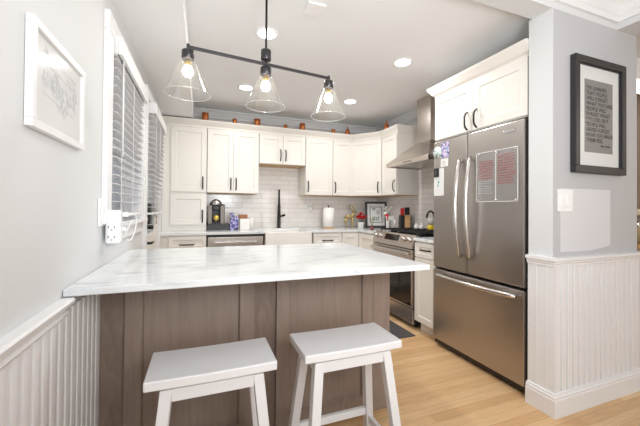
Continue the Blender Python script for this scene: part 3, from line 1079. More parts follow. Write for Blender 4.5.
# ------------------------------------------------------------------ peninsula
t = thing('peninsula_cabinet', 'taupe peninsula base with two large framed panels', 'cabinet', (0.33, 2.0, 0))
PY, PB = 1.648, 2.26
MB().box(-0.4135, 1.058, PY + 0.003, PB, 0.10, 0.8935).build('body', TAUPE, t, 0.001)
MB().box(-0.4135, 1.058, PY + 0.02, PB - 0.07, 0.0, 0.099).build('toe_kick', TAUPE, t)
MB().box(-0.4135, -0.316, PY + 0.0005, PY + 0.0025, 0.005, 0.8935).build('filler_strip', FILL, t)
shaker('panel', TAUPE, t, (-0.3155, PY + 0.0025, 0.035), (1, 0, 0), (0, -1, 0), 0.574, 0.852, t=0.024, stile=0.070, rec=0.016)
MB().box(0.262, 0.376, PY + 0.0005, PY + 0.0025, 0.005, 0.8935).build('filler_strip', FILL, t)
shaker('panel', TAUPE, t, (0.3765, PY + 0.0025, 0.035), (1, 0, 0), (0, -1, 0), 0.580, 0.852, t=0.024, stile=0.070, rec=0.016)
MB().box(0.959, 1.070, PY - 0.018, PY + 0.0025, 0.003, 0.8935).build('end_stile', TAUPE, t, 0.001)
MB().box(1.0585, 1.071, PY + 0.0026, PB + 0.01, 0.003, 0.8935).build('end_panel', TAUPE, t, 0.001)
for a, w in ((-0.41, 0.49), (0.084, 0.49), (0.578, 0.478)):
    d = shaker('door', TAUPE, t, (a + w, PB + 0.0005, 0.115), (-1, 0, 0), (0, 1, 0), w - 0.004, 0.755)
    pull(d, (a + 0.05, PB + 0.0205, 0.75), (0, 0, 1), (0, 1, 0), 0.15)
m = MB().prism([(-0.4235, 1.266), (1.060, 1.262), (1.060, 2.300), (-0.4235, 2.300)], (0, 0, 0.8945), (1, 0, 0), (0, 1, 0), (0, 0, 1), 0.026)
single(m, 'countertop', MARBLE, 'wide white marble countertop on the taupe peninsula', 'countertop', (0.33, 1.8, 0.8945), bevel=0.004)


# ------------------------------------------------------------------ stools
def make_stool(label, x, y):
    t = thing('bar_stool', label, 'stool', (x, y, 0), 'white bar stools at the peninsula')
    hw, hd, H, th = 0.226, 0.120, 0.612, 0.034
    m = MB()
    n, k = 14, 8
    top = lambda u: H - 0.003 * (1 - u * u)
    vs, fs = [], []
    for i in range(n + 1):
        u = -1 + 2 * i / n
        for j in range(k + 1):
            v = -1 + 2 * j / k
            vs.append((x + u * hw, y + v * hd, top(u)))
    N0 = len(vs)
    for i in range(n + 1):
        u = -1 + 2 * i / n
        for j in range(k + 1):
            v = -1 + 2 * j / k
            vs.append((x + u * hw, y + v * hd, top(u) - th))
    g = lambda i, j: i * (k + 1) + j
    for i in range(n):
        for j in range(k):
            fs.append((g(i, j), g(i + 1, j), g(i + 1, j + 1), g(i, j + 1)))
            fs.append((N0 + g(i, j), N0 + g(i, j + 1), N0 + g(i + 1, j + 1), N0 + g(i + 1, j)))
        fs.append((g(i, 0), N0 + g(i, 0), N0 + g(i + 1, 0), g(i + 1, 0)))
        fs.append((g(i, k), g(i + 1, k), N0 + g(i + 1, k), N0 + g(i, k)))
    for j in range(k):
        fs.append((g(0, j), g(0, j + 1), N0 + g(0, j + 1), N0 + g(0, j)))
        fs.append((g(n, j), N0 + g(n, j), N0 + g(n, j + 1), g(n, j + 1)))
    m.add(vs, fs)
    m.build('seat', STOOLW, t, 0.005)
    zt = H - th - 0.011
    tx, ty, bx, by = 0.158, 0.085, 0.215, 0.150
    s = 0.0195
    legs = {}
    for sx in (-1, 1):
        for sy in (-1, 1):
            T = Vector((x + sx * tx, y + sy * ty, zt))
            Bv = Vector((x + sx * bx, y + sy * by, 0.0))
            legs[(sx, sy)] = (T, Bv)
            q = lambda c: [c + Vector((-s, -s, 0)), c + Vector((s, -s, 0)), c + Vector((s, s, 0)), c + Vector((-s, s, 0))]
            MB().hexa(q(Bv), q(T)).build('leg', STOOLW, t, 0.003)
    at = lambda c, z: legs[c][0].lerp(legs[c][1], (zt - z) / zt)
    for sy in (-1, 1):
        a, b = at((-1, sy), 0.545), at((1, sy), 0.545)
        MB().box(a.x + s, b.x - s, a.y - 0.009 + sy * 0.006, a.y + 0.009 + sy * 0.006, 0.523, zt - 0.0005).build('apron', STOOLW, t, 0.001)
    for sx in (-1, 1):
        a, b = at((sx, -1), 0.545), at((sx, 1), 0.545)
        MB().box(a.x - 0.009 + sx * 0.006, a.x + 0.009 + sx * 0.006, a.y + s, b.y - s, 0.523, zt - 0.0005).build('apron', STOOLW, t, 0.001)
    for sy, z in ((-1, 0.085), (1, 0.165)):
        a, b = at((-1, sy), z), at((1, sy), z)
        MB().box(a.x + s - 0.001, b.x - s + 0.001, a.y - 0.010, a.y + 0.010, z - 0.018, z + 0.018).build('stretcher', STOOLW, t, 0.002)
    for sx in (-1, 1):
        z = 0.125
        a, b = at((sx, -1), z), at((sx, 1), z)
        MB().box(a.x - 0.010, a.x + 0.010, a.y + s - 0.001, b.y - s + 0.001, z - 0.018, z + 0.018).build('stretcher', STOOLW, t, 0.002)
    return t


st = make_stool('white wooden bar stool nearer the beadboard wall', 0.052, 1.300)
dup(st, (0.615, 1.300, 0), 'white wooden bar stool nearer the refrigerator')

# floor mat
single(MB().box(1.33, 1.895, 2.45, 3.33, 0.0008, 0.010), 'floor_mat', MATG, 'charcoal mat on the wood floor in front of the range', 'mat', (1.6, 2.9, 0.0008), bevel=0.003)

# ------------------------------------------------------------------ pendant lamp
t = thing('pendant_lamp', 'black three-light linear pendant with clear glass shades over the peninsula', 'lamp', (0.333, 1.785, ZC))
PL, PR = Vector((-0.072, 1.740, 2.015)), Vector((0.742, 1.832, 2.015))
PC = PL.lerp(PR, 0.502)
MB().lathe((PC.x, PC.y, ZC - 0.028), [(0.055, 0), (0.062, 0.006), (0.062, 0.0275)], 24).build('ceiling_cup', BLACKM, t)
MB().tube([(PC.x, PC.y, ZC - 0.027), (PC.x, PC.y, 2.02)], 0.0065, 10).build('rod', BLACKM, t)
MB().lathe((PC.x, PC.y, 2.035), [(0.026, 0), (0.029, 0.004), (0.029, 0.056), (0.026, 0.060)], 20).build('coupling', GUN, t)
dv = (PR - PL).normalized()
MB().bar(PL - dv * 0.008, PR + dv * 0.008, 0.014, 0.014).build('crossbar', GUN, t, 0.001)
for p in (PL, PC, PR):
    if p is PC:
        MB().tube([(p.x, p.y, 2.008), (p.x, p.y, 1.995)], 0.007, 10).build('stem', GUN, t)
    else:
        MB().tube([(p.x, p.y, 2.03), (p.x, p.y, 1.995)], 0.008, 10).build('stem', GUN, t)
    MB().lathe((p.x, p.y, 1.950), [(0.028, 0), (0.031, 0.003), (0.031, 0.042), (0.027, 0.046)], 22).build('socket_cup', GUN, t)
    prof = [(0.034, 1.948), (0.038, 1.944), (0.109, 1.775), (0.111, 1.773), (0.109, 1.771), (0.106, 1.774), (0.035, 1.940), (0.033, 1.945)]
    sh = MB().lathe((p.x, p.y, 0), prof, 40, cap=False).build('glass_shade', GLASS, t)
    ring = [(p.x + 0.1095 * math.cos(2 * PI * i / 40), p.y + 0.1095 * math.sin(2 * PI * i / 40), 1.7725) for i in range(41)]
    MB().tube(ring, 0.0022, 8).build('rim', RIM, sh)
    b = MB().lathe((p.x, p.y, 1.915), [(0.014, 0), (0.016, 0.005), (0.016, 0.035)], 16).build('bulb_base', BRASS, t)
    MB().lathe((p.x, p.y, 1.850), [(0.003, 0.010), (0.016, 0.014), (0.024, 0.026), (0.026, 0.038), (0.022, 0.052), (0.016, 0.062), (0.014, 0.066)], 18).build('bulb', BULB, b)

# recessed ceiling lamps
for (x, y, lab) in ((0.432, 2.262, 'round recessed ceiling lamp right behind the pendant rod'), (1.612, 2.278, 'round recessed ceiling lamp nearest the refrigerator cabinet'),
                    (0.426, 3.365, 'round recessed ceiling lamp above the sink side, between two pendant shades'), (1.632, 3.345, 'round recessed ceiling lamp near the corner cabinet, behind the end shade')):
    t = thing('recessed_lamp', lab, 'ceiling lamp', (x, y, ZC), 'recessed ceiling lamps')
    MB().lathe((x, y, ZC - 0.008), [(0.066, 0.002), (0.072, 0.0), (0.084, 0.004), (0.086, 0.0075), (0.066, 0.0075)], 32, cap=False).build('trim_ring', PLASTW, t)
    MB().cyl((x, y, ZC - 0.006), 0.0655, 0.004, 32).build('lens', LENS, t)
    ld = bpy.data.lights.new('down_light', 'AREA')
    ld.shape, ld.size, ld.energy, ld.color, ld.spread = 'DISK', 0.13, LAMP_DOWN, (1.0, 0.98, 0.955), math.radians(170)
    lo = bpy.data.objects.new('down_light', ld)
    COL.objects.link(lo)
    lo.location = (x, y, ZC - 0.010)

m = MB().box(0.595, 0.715, 1.805, 1.925, ZC - 0.014, ZC - 0.0005)
single(m, 'ceiling_sensor', PLASTW, 'small square white plate on the ceiling near the pendant rod', 'sensor', (0.655, 1.865, ZC), bevel=0.003)


# ------------------------------------------------------------------ framed sketch on the left wall
t = thing('framed_sketch', 'white framed pencil sketch on the left wall', 'picture', (XL, 1.22, 1.40))
y0, y1, z0, z1, w = 1.008, 1.392, 1.400, 1.688, 0.022
m = MB()
xa, xb = XL + 0.001, XL + 0.020
m.box(xa, xb, y0, y1, z0, z0 + w).box(xa, xb, y0, y1, z1 - w, z1).box(xa, xb, y0, y0 + w, z0 + w, z1 - w).box(xa, xb, y1 - w, y1, z0 + w, z1 - w)
m.build('frame', TRIM, t, 0.002)
MB().box(xa, xa + 0.008, y0 + w + 0.0005, y1 - w - 0.0005, z0 + w + 0.0005, z1 - w - 0.0005).build('mat', PAPER, t)
m = MB()
rr = random.Random(3)
X = xa + 0.0083
for i in range(230):
    f = rr.random()
    y = y0 + 0.075 + f * 0.25
    zc = z0 + 0.165 + 0.035 * math.sin(f * 9) - 0.02 * f
    z = zc + rr.uniform(-0.055, 0.055)
    a = rr.choice((0.2, 1.2, -0.5, 1.57, 0.05)) + rr.uniform(-0.3, 0.3)
    ln = rr.uniform(0.008, 0.032)
    m.bar((X, y - math.cos(a) * ln / 2, z - math.sin(a) * ln / 2), (X, y + math.cos(a) * ln / 2, z + math.sin(a) * ln / 2), 0.0012, 0.0006, side=(1, 0, 0))
for i in range(5):
    zz = z0 + 0.10 + i * 0.03
    m.bar((X, y0 + 0.08, zz + 0.012), (X, y1 - 0.08, zz - 0.004), 0.0014, 0.0006, side=(1, 0, 0))
m.build('drawing', PENCIL, t)
MB().box(xa + 0.0105, xa + 0.012, y0 + w, y1 - w, z0 + w, z1 - w).build('glass', PGLASS, t)

# ------------------------------------------------------------------ switch plate, plug-in tap, cords on the left wall
t = thing('outlet_plate', 'white wall plate on the left wall beside the window', 'outlet', (XL, 1.69, 1.17))
MB().box(XL + 0.0005, XL + 0.007, 1.63, 1.752, 1.105, 1.232).build('plate', PLASTW, t, 0.003)
MB().box(XL + 0.0072, XL + 0.012, 1.645, 1.68, 1.13, 1.205).build('rocker', PLASTW, t, 0.002)
MB().box(XL + 0.0072, XL + 0.010, 1.70, 1.737, 1.13, 1.205).build('receptacle', PLASTW, t, 0.002)
t = thing('plug_adapter', 'white plug-in outlet tap below the window with cords plugged in', 'adapter', (XL, 1.72, 1.02))
ax0, ax1 = XL + 0.012, -0.352
MB().box(ax0, ax1, 1.697, 1.755, 1.022, 1.178).build('case', PLASTW, t, 0.012)
for z in (1.094, 1.048):
    m = MB()
    m.box(-0.400, -0.397, 1.6958, 1.6968, z, z + 0.012).box(-0.376, -0.373, 1.6958, 1.6968, z, z + 0.010).cyl((-0.3865, 1.6968, z - 0.008), 0.0028, -0.001, 8, 'Y')
    m.build('socket', DARK, t)
def cord(label, pts, plug):
    t = thing('power_cord', label, 'cord', pts[0], 'white cords at the window')
    # smooth the path
    P = [Vector(p) for p in pts]
    out = []
    for i in range(len(P) - 1):
        p0, p1, p2, p3 = P[max(i - 1, 0)], P[i], P[i + 1], P[min(i + 2, len(P) - 1)]
        for k in range(8):
            s = k / 8
            out.append(0.5 * ((2 * p1) + (p2 - p0) * s + (2 * p0 - 5 * p1 + 4 * p2 - p3) * s * s + (3 * p1 - p0 - 3 * p2 + p3) * s ** 3))
    out.append(P[-1])
    MB().tube(out, 0.0032, 7).build('cable', PLASTW, t)
    MB().box(*plug).build('plug', PLASTW, t, 0.004)
cord('white cord looping out of the outlet tap and back to its lower edge', [(-0.33, 1.740, 1.157), (-0.312, 1.80, 1.156), (-0.310, 1.845, 1.125), (-0.318, 1.845, 1.07), (-0.328, 1.81, 1.03), (-0.340, 1.77, 1.032)], (-0.351, -0.325, 1.72, 1.75, 1.146, 1.168))
cord('white cord running from the outlet tap up onto the window sill', [(-0.345, 1.757, 1.085), (-0.350, 1.80, 1.065), (-0.352, 1.86, 1.08), (-0.354, 1.93, 1.112), (-0.358, 1.99, 1.117), (-0.366, 2.06, 1.1165)], (-0.362, -0.340, 1.7555, 1.775, 1.076, 1.094))

# ------------------------------------------------------------------ black framed quotation on the stub wall
t = thing('framed_quote', 'black framed grey quotation print on the stub wall', 'picture', (2.34, YP0, 1.42))
x0, x1, z0, z1, w = 2.083, 2.594, 1.424, 2.138, 0.042
yb, yf = YP0 - 0.0015, YP0 - 0.034
m = MB()
m.box(x0, x1, yf, yb, z0, z0 + w).box(x0, x1, yf, yb, z1 - w, z1).box(x0, x0 + w, yf, yb, z0 + w, z1 - w).box(x1 - w, x1, yf, yb, z0 + w, z1 - w)
m.build('frame', FRAMEB, t, 0.003)
m = MB()
a = w - 0.008
for (p, q, r, s_) in ((x0 + w, x1 - w, z0 + w, z0 + w + 0.006), (x0 + w, x1 - w, z1 - w - 0.006, z1 - w), (x0 + w, x0 + w + 0.006, z0 + w + 0.006, z1 - w - 0.006), (x1 - w - 0.006, x1 - w, z0 + w + 0.006, z1 - w - 0.006)):
    m.box(p, q, yf + 0.012, yb, r, s_)
m.build('inner_lip', GUN, t)
MB().box(x0 + w + 0.0065, x1 - w - 0.0065, yf + 0.020, yb, z0 + w + 0.0065, z1 - w - 0.0065).build('mat', PAPER, t)
gx0, gx1, gz0, gz1 = 2.196, 2.480, 1.556, 2.008
pr = MB().box(gx0, gx1, yf + 0.0190, yf + 0.0198, gz0, gz1).build('print', GREYP, t)


def text_mesh(name, lines, cx, z_top, y, size, step, material, parent, align='LEFT', shear=0.0, N=None):
    """letters as thin raised mesh on a surface facing -Y"""
    cu = bpy.data.curves.new(name, 'FONT')
    cu.body = '\n'.join(lines)
    cu.size = size
    cu.space_line = step / size
    cu.align_x = align
    cu.shear = shear
    cu.resolution_u = 2
    cu.extrude = 0.0003
    cu.offset = 0.0005
    tmp = bpy.data.objects.new(name + '_tmp', cu)
    COL.objects.link(tmp)
    bpy.context.view_layer.update()
    me = bpy.data.meshes.new_from_object(tmp.evaluated_get(bpy.context.evaluated_depsgraph_get()))
    bpy.data.objects.remove(tmp)
    R = N or Matrix.Rotation(PI / 2, 4, 'X')
    off = OFF.get(parent.name, Vector((0, 0, 0)))
    me.transform(Matrix.Translation(Vector((cx, y, z_top)) - off) @ R)
    me.materials.clear()
    me.materials.append(material)
    me.name = name
    o = bpy.data.objects.new(name, me)
    COL.objects.link(o)
    o.parent = parent
    OFF[o.name] = off
    return o


text_mesh('lettering', ["I'VE LEARNED", 'THAT PEOPLE', 'WILL FORGET', 'WHAT YOU SAID,', 'PEOPLE WILL', 'FORGET WHAT', 'YOU DID, BUT', 'PEOPLE WILL', 'NEVER FORGET', 'HOW YOU MADE', 'THEM FEEL.'], gx0 + 0.018, gz1 - 0.062, yf + 0.0186, 0.0335, 0.0325, INK, pr)
text_mesh('signature', ['- Maya Angelou'], gx0 + 0.150, gz0 + 0.040, yf + 0.0186, 0.017, 0.02, INK, pr, shear=0.3)
MB().box(x0 + w, x1 - w, yf + 0.014, yf + 0.0155, z0 + w, z1 - w).build('glass', PGLASS, t)

t = thing('light_switch', 'white double rocker switch plate on the stub wall below the framed quotation', 'switch', (2.04, YP0, 1.25))
MB().box(1.968, 2.104, YP0 - 0.006, YP0 - 0.0007, 1.186, 1.318).build('plate', PLASTW, t, 0.002)
for x in (2.008, 2.064):
    MB().box(x - 0.016, x + 0.016, YP0 - 0.010, YP0 - 0.0062, 1.218, 1.286).build('rocker', PLASTW, t, 0.0015)

# ------------------------------------------------------------------ things on the refrigerator doors
fxs = FX - 0.0008


def on_fridge(name, label, cat, material, y0, y1, z0, z1, th=0.0015, bevel=0.0, group='papers and magnets on the fridge'):
    return single(MB().box(fxs - th, fxs, y0, y1, z0, z1), name, material, label, cat, (fxs, (y0 + y1) / 2, z0), group, bevel)


t = thing('acrylic_calendar', 'clear acrylic planner board with red handwriting on the right fridge door', 'planner board', (fxs, 1.62, 1.25), None)
ay0, ay1, az0, az1 = 1.457, 1.790, 1.250, 1.612
bd = MB().box(fxs - 0.007, fxs - 0.004, ay0, ay1, az0, az1).build('board', ACRYL, t)
m = MB()
for y in (ay0, ay1 - 0.004, (ay0 + ay1) / 2 - 0.002):
    m.box(fxs - 0.0078, fxs - 0.0071, y, y + 0.004, az0, az1)
for z in (az0, az1 - 0.004):
    m.box(fxs - 0.0078, fxs - 0.0071, ay0, ay1, z, z + 0.004)
m.build('border', PLASTW, bd)
for y in (ay0 + 0.02, (ay0 + ay1) / 2, ay1 - 0.02):
    for z in (az0 + 0.012, az1 - 0.012):
        MB().cyl((fxs - 0.0002, y, z), 0.008, -0.011, 12, 'X').build('magnet', CHROME, t)
# handwriting: scribbled strokes, not legible in the photo
rr = random.Random(11)
for ya, yb2, zs, ze, mt in ((ay1 - 0.025, ay1 - 0.145, 1.545, 1.42, PINKW), (ay0 + 0.150, ay0 + 0.025, 1.57, 1.36, PINKW), (ay1 - 0.025, ay1 - 0.14, 1.40, 1.30, PENCIL)):
    m = MB()
    z = zs
    while z > ze:
        y = ya
        while y > yb2 + 0.012:
            ln = rr.uniform(0.008, 0.024)
            pts, n = [], 5
            for i in range(n):
                pts.append((fxs - 0.0074, y - ln * i / (n - 1), z + rr.uniform(-0.005, 0.005)))
            m.tube(pts, 0.0019, 4)
            y -= ln + 0.006
        z -= 0.0175
    m.build('handwriting', mt, bd)
on_fridge('magnet_photo', 'colourful purple photo magnet near the top of the left fridge door', 'magnet', CARD, 2.075, 2.170, 1.633, 1.765)
o = single(MB().lathe((fxs, 2.215, 1.69), [(0.052, 0), (0.052, -0.003)], 24, 'X'), 'round_magnet', CARD2, 'round pale magnet at the upper outer corner of the left fridge door', 'magnet', (fxs, 2.215, 1.69), 'papers and magnets on the fridge')
t = thing('note_card', 'small white card with brown writing under the purple photo magnet', 'card', (fxs, 2.12, 1.55), 'papers and magnets on the fridge')
MB().box(fxs - 0.0012, fxs, 2.085, 2.172, 1.558, 1.625).build('card', PAPER, t)
m = MB()
for z in (1.603, 1.590, 1.577):
    m.tube([(fxs - 0.0016, 2.155 - 0.01 * i, z + 0.003 * (-1) ** i) for i in range(5)], 0.0012, 4)
m.build('handwriting', BROWN, t)
t = thing('magnetic_clip', 'black magnetic clip holding the white paper on the left fridge door', 'clip', (fxs, 2.24, 1.50), 'papers and magnets on the fridge')
MB().box(fxs - 0.012, fxs - 0.003, 2.190, 2.246, 1.475, 1.552).build('clip_body', BLACK, t, 0.003)
MB().box(fxs - 0.016, fxs - 0.0122, 2.205, 2.232, 1.49, 1.535).build('clip_lever', DARK, t, 0.002)
t = thing('note_paper', 'white paper with a teal drawing on the left fridge door', 'paper', (fxs, 2.19, 1.31), 'papers and magnets on the fridge')
MB().box(fxs - 0.0022, fxs - 0.001, 2.130, 2.252, 1.312, 1.548).build('sheet', PAPER, t)
tp = [(2.205, 1.425), (2.19, 1.44), (2.195, 1.41), (2.21, 1.40), (2.198, 1.39)]
m = MB()
for (ya, za), (yc, zc) in zip(tp, tp[1:]):
    m.bar((fxs - 0.0026, ya, za), (fxs - 0.0026, yc, zc), 0.008, 0.0006, side=(1, 0, 0))
m.build('drawing', TEAL, t)

# ------------------------------------------------------------------ on the back counter
CZ = 0.9148
# coffee machine
t = thing('coffee_machine', 'black and chrome espresso machine on a black drawer stand', 'coffee machine', (0.18, 4.12, CZ))
MB().box(0.070, 0.330, 4.02, 4.30, CZ, CZ + 0.075).build('pod_drawer', BLACK, t, 0.004)
MB().box(0.10, 0.285, 4.24, 4.33 - 0.05, CZ + 0.0755, 1.235).build('rear_body', BLACK, t, 0.006)
for xa in (0.078, 0.222):
    MB().box(xa, xa + 0.045, 4.06, 4.26, CZ + 0.0755, 1.215).build('side_panel', PEWTER, t, 0.005)
MB().box(0.1235, 0.2215, 4.05, 4.235, CZ + 0.076, CZ + 0.095).build('drip_tray', DARK, t, 0.002)
MB().lathe((0.1725, 4.10, 1.225), [(0.058, 0), (0.058, 0.02), (0.046, 0.05), (0.024, 0.068), (0.002, 0.072)], 24).build('dome_lid', CHROME, t)
pts = [(0.1725 + 0.066 * math.cos(a), 4.075, 1.205 + 0.085 * math.sin(a)) for a in [PI * i / 12 for i in range(13)]]
MB().tube(pts, 0.005, 8).build('lid_handle', BLACK, t)
MB().box(0.135, 0.21, 4.06, 4.20, 1.165, 1.212).build('brew_head', DARK, t, 0.006)
MB().lathe((0.1725, 4.045, 1.065), [(0.032, 0), (0.034, -0.012), (0.030, -0.02)], 20, 'Y').build('medallion', LABEL_GOLD, t)
single(MB().lathe((0.1725, 4.12, CZ + 0.0955), [(0.020, 0), (0.026, 0.01), (0.028, 0.05), (0.025, 0.05), (0.022, 0.01)], 16, cap=True), 'glass_cup', STEELB, 'small steel cup under the espresso machine spout', 'cup', (0.1725, 4.12, CZ + 0.0955))
# printed pouch
m = MB()
m.hexa([(0.334, 4.00, CZ), (0.430, 4.00, CZ), (0.430, 4.06, CZ), (0.334, 4.06, CZ)], [(0.332, 4.005, 1.05), (0.438, 4.005, 1.05), (0.438, 4.055, 1.05), (0.332, 4.055, 1.05)])
m.hexa([(0.332, 4.005, 1.05), (0.438, 4.005, 1.05), (0.438, 4.055, 1.05), (0.332, 4.055, 1.05)], [(0.345, 4.028, 1.085), (0.420, 4.028, 1.085), (0.420, 4.034, 1.085), (0.345, 4.034, 1.085)])
t = thing('coffee_pouch', 'purple and blue printed pouch between coffee machine and white canister', 'pouch', (0.38, 4.03, CZ))
m.build('pouch', BLUEBAG, t, 0.006)
MB().box(0.338, 0.385, 4.022, 4.040, 1.0855, 1.128).build('top_fold', BLUEBAG, t, 0.003)
# canister with wood lid
t = thing('canister', 'white square canister with a brown wooden lid on the back counter', 'canister', (0.52, 4.05, CZ))
MB().box(0.452, 0.570, 4.01, 4.13, CZ, 1.055).build('jar', CERAM, t, 0.006)
MB().box(0.445, 0.545, 4.012, 4.128, 1.0555, 1.105).build('lid', BROWN, t, 0.004)
single(MB().lathe((0.60, 4.08, CZ), [(0.030, 0), (0.030, 0.13), (0.026, 0.14), (0.026, 0.15)], 18), 'white_jar', CERAM, 'slim white jar right of the wooden-lidded canister', 'jar', (0.60, 4.08, CZ))
# air freshener on the tiles
t = thing('air_freshener', 'white plug-in air freshener on the tiles right of the faucet', 'air freshener', (1.48, YB - 0.013, 1.21))
MB().box(1.447, 1.518, YB - 0.018, YB - 0.0125, 1.165, 1.275).build('wall_plate', PLASTW, t, 0.002)
MB().ball((1.487, YB - 0.045, 1.185), 0.034, 0.026, 0.042).build('diffuser', PLASTW, t)
# second outlet strip behind the coffee machine: a row of small clear hooks is not legible, left out
# paper towel roll
t = thing('paper_towel_holder', 'upright white paper towel roll on a wooden stand', 'paper towel', (1.70, 4.15, CZ))
MB().cyl((1.70, 4.16, CZ), 0.085, 0.016, 28).build('base', TAN, t)
MB().lathe((1.70, 4.16, CZ + 0.0165), [(0.022, 0), (0.084, 0.0), (0.084, 0.270), (0.022, 0.270)], 28).build('roll', TOWEL, t)
MB().cyl((1.70, 4.16, CZ + 0.2865), 0.006, 0.018, 10).ball((1.70, 4.16, CZ + 0.312), 0.013, 0.013, 0.010).build('post', BLACKM, t)


# gold reindeer
def reindeer(name, label, x, y, z, s, material, flip=1, scarf=None):
    t = thing(name, label, 'figurine', (x, y, z))
    f = flip
    q = lambda a, b, c: (x + f * a * s, y + b * s, z + c * s)
    m = MB()
    m.tube([q(-0.22, 0, 0.50), q(-0.15, 0, 0.54), q(0.0, 0, 0.53), q(0.12, 0, 0.55), q(0.19, 0, 0.66), q(0.22, 0, 0.78)], [0.07 * s, 0.115 * s, 0.105 * s, 0.115 * s, 0.075 * s, 0.055 * s], 12)
    m.tube([q(0.20, 0, 0.79), q(0.26, 0, 0.80), q(0.37, 0, 0.75)], [0.065 * s, 0.068 * s, 0.032 * s], 10)
    for sy in (-1, 1):
        m.tube([q(0.20, 0.05 * sy, 0.84), q(0.15, 0.12 * sy, 0.89)], [0.03 * s, 0.008 * s], 6)
    m.tube([q(-0.24, 0, 0.53), q(-0.30, 0, 0.56)], [0.035 * s, 0.012 * s], 6)
    m.build('body', material, t)
    for a, sy in ((-0.19, -1), (-0.19, 1), (0.12, -1), (0.12, 1)):
        k = -0.05 if a < 0 else 0.02
        MB().tube([q(a, 0.06 * sy, 0.50), q(a + k, 0.065 * sy, 0.26), q(a + k * 0.4 + 0.01, 0.065 * sy, 0.02), q(a + k * 0.4 + 0.03, 0.065 * sy, 0.0)], [0.058 * s, 0.032 * s, 0.024 * s, 0.026 * s], 8).build('leg', material, t)
    for sy in (-1, 1):
        m = MB().tube([q(0.21, 0.04 * sy, 0.84), q(0.16, 0.12 * sy, 0.95), q(0.10, 0.20 * sy, 1.04), q(0.14, 0.22 * sy, 1.14)], [0.018 * s] * 4, 6)
        m.tube([q(0.16, 0.12 * sy, 0.95), q(0.24, 0.17 * sy, 1.06)], 0.014 * s, 6)
        m.tube([q(0.11, 0.19 * sy, 1.03), q(0.02, 0.22 * sy, 1.12)], 0.014 * s, 6)
        m.build('antler', material, t)
    if scarf:
        MB().lathe(q(0.195, 0, 0.66), [(0.085 * s, 0), (0.10 * s, 0.03 * s), (0.10 * s, 0.07 * s), (0.08 * s, 0.10 * s)], 14).tube([q(0.23, -0.09, 0.69), q(0.20, -0.12, 0.55), q(0.22, -0.12, 0.42)], 0.035 * s, 6).build('scarf', scarf, t)
    return t


reindeer('reindeer_figurine', 'gold reindeer figurine between paper towels and red poinsettia', 2.01, 4.10, CZ + 0.005, 0.285, GOLD)
# poinsettia
t = thing('potted_poinsettia', 'red poinsettia in a white pot beside the gold reindeer', 'plant', (2.10, 3.95, CZ))
px, py = 2.125, 3.98
MB().lathe((px, py, CZ), [(0.034, 0), (0.040, 0.004), (0.047, 0.085), (0.050, 0.09), (0.046, 0.09), (0.040, 0.07)], 20).build('pot', CERAM, t)
m, g = MB(), MB()
rr = random.Random(5)


def leaf(mb, base, az, el, ln, wd):
    d = Vector((math.cos(az) * math.cos(el), math.sin(az) * math.cos(el), math.sin(el)))
    side = Vector((-math.sin(az), math.cos(az), 0))
    up = d.cross(side)
    b = Vector(base)
    mid, tip = b + d * ln * 0.5, b + d * ln - Vector((0, 0, ln * 0.15))
    th = up * 0.0012
    vs = [b + th, mid + side * wd + th, tip, mid - side * wd + th, b - th, mid + side * wd - th, mid - side * wd - th]
    mb.add(vs, [(0, 1, 2, 3), (4, 6, 2, 5), (0, 4, 5, 1), (0, 3, 6, 4), (1, 5, 2), (3, 2, 6)])


for hx, hy, hz in ((0, 0, 0.185), (-0.045, -0.01, 0.145), (0.05, 0.0, 0.15), (0.0, -0.04, 0.135), (0.02, 0.035, 0.14)):
    for k in range(9):
        leaf(m, (px + hx, py + hy, CZ + hz), k * 0.70 + rr.random() * 0.4, rr.uniform(0.0, 0.9), rr.uniform(0.06, 0.085), 0.019)
    g.tube([(px, py, CZ + 0.08), (px + hx, py + hy, CZ + hz)], 0.003, 5)
for k in range(8):
    leaf(g, (px, py, CZ + 0.095), k * 0.8, 0.1, 0.06, 0.015)
m.build('red_bracts', RED, t)
g.build('foliage', GREEN, t)

# black framed picture leaning in the corner
t = thing('tabletop_picture', 'black framed picture leaning in the corner behind the white reindeer', 'picture', (2.36, 4.02, CZ))
P0 = Vector((2.236, 4.045, CZ))
U = Vector((0.295, -0.105, 0)).normalized()
nb = Vector((U.y, -U.x, 0))
if nb.y > 0:
    nb = -nb
lean = math.radians(9)
V = (Vector((0, 0, 1)) * math.cos(lean) - nb * math.sin(lean))
Wn = U.cross(V)
if Wn.dot(nb) < 0:
    Wn = -Wn
W_, H_, fw = 0.315, 0.385, 0.030
m = MB()
m.obox(P0, U, V, Wn, 0, W_, 0, fw, 0, 0.018).obox(P0, U, V, Wn, 0, W_, H_ - fw, H_, 0, 0.018).obox(P0, U, V, Wn, 0, fw, fw, H_ - fw, 0, 0.018).obox(P0, U, V, Wn, W_ - fw, W_, fw, H_ - fw, 0, 0.018)
m.build('frame', FRAMEB, t, 0.002)
MB().obox(P0, U, V, Wn, fw + 0.0005, W_ - fw - 0.0005, fw + 0.0005, H_ - fw - 0.0005, 0, 0.006).build('mat', PAPER, t)
m = MB()
a0, a1, b0, b1 = 0.068, W_ - 0.068, 0.075, H_ - 0.075
for p in ((a0, a1, b0, b0 + 0.008), (a0, a1, b1 - 0.008, b1), (a0, a0 + 0.008, b0, b1), (a1 - 0.008, a1, b0, b1)):
    m.obox(P0, U, V, Wn, *p, 0.0062, 0.0072)
for k in range(5):
    zz = 0.20 + 0.012 * k
    m.obox(P0, U, V, Wn, 0.165, 0.215, zz, zz + 0.003, 0.0062, 0.0068)
m.build('print_border', INK, t)
PGREEN = mat('print_green', (136, 162, 156), 0.7, var=0.3, vscale=60)
MB().obox(P0, U, V, Wn, 0.105, 0.150, 0.265, 0.288, 0.0062, 0.0068).build('print_motif', PGREEN, t)
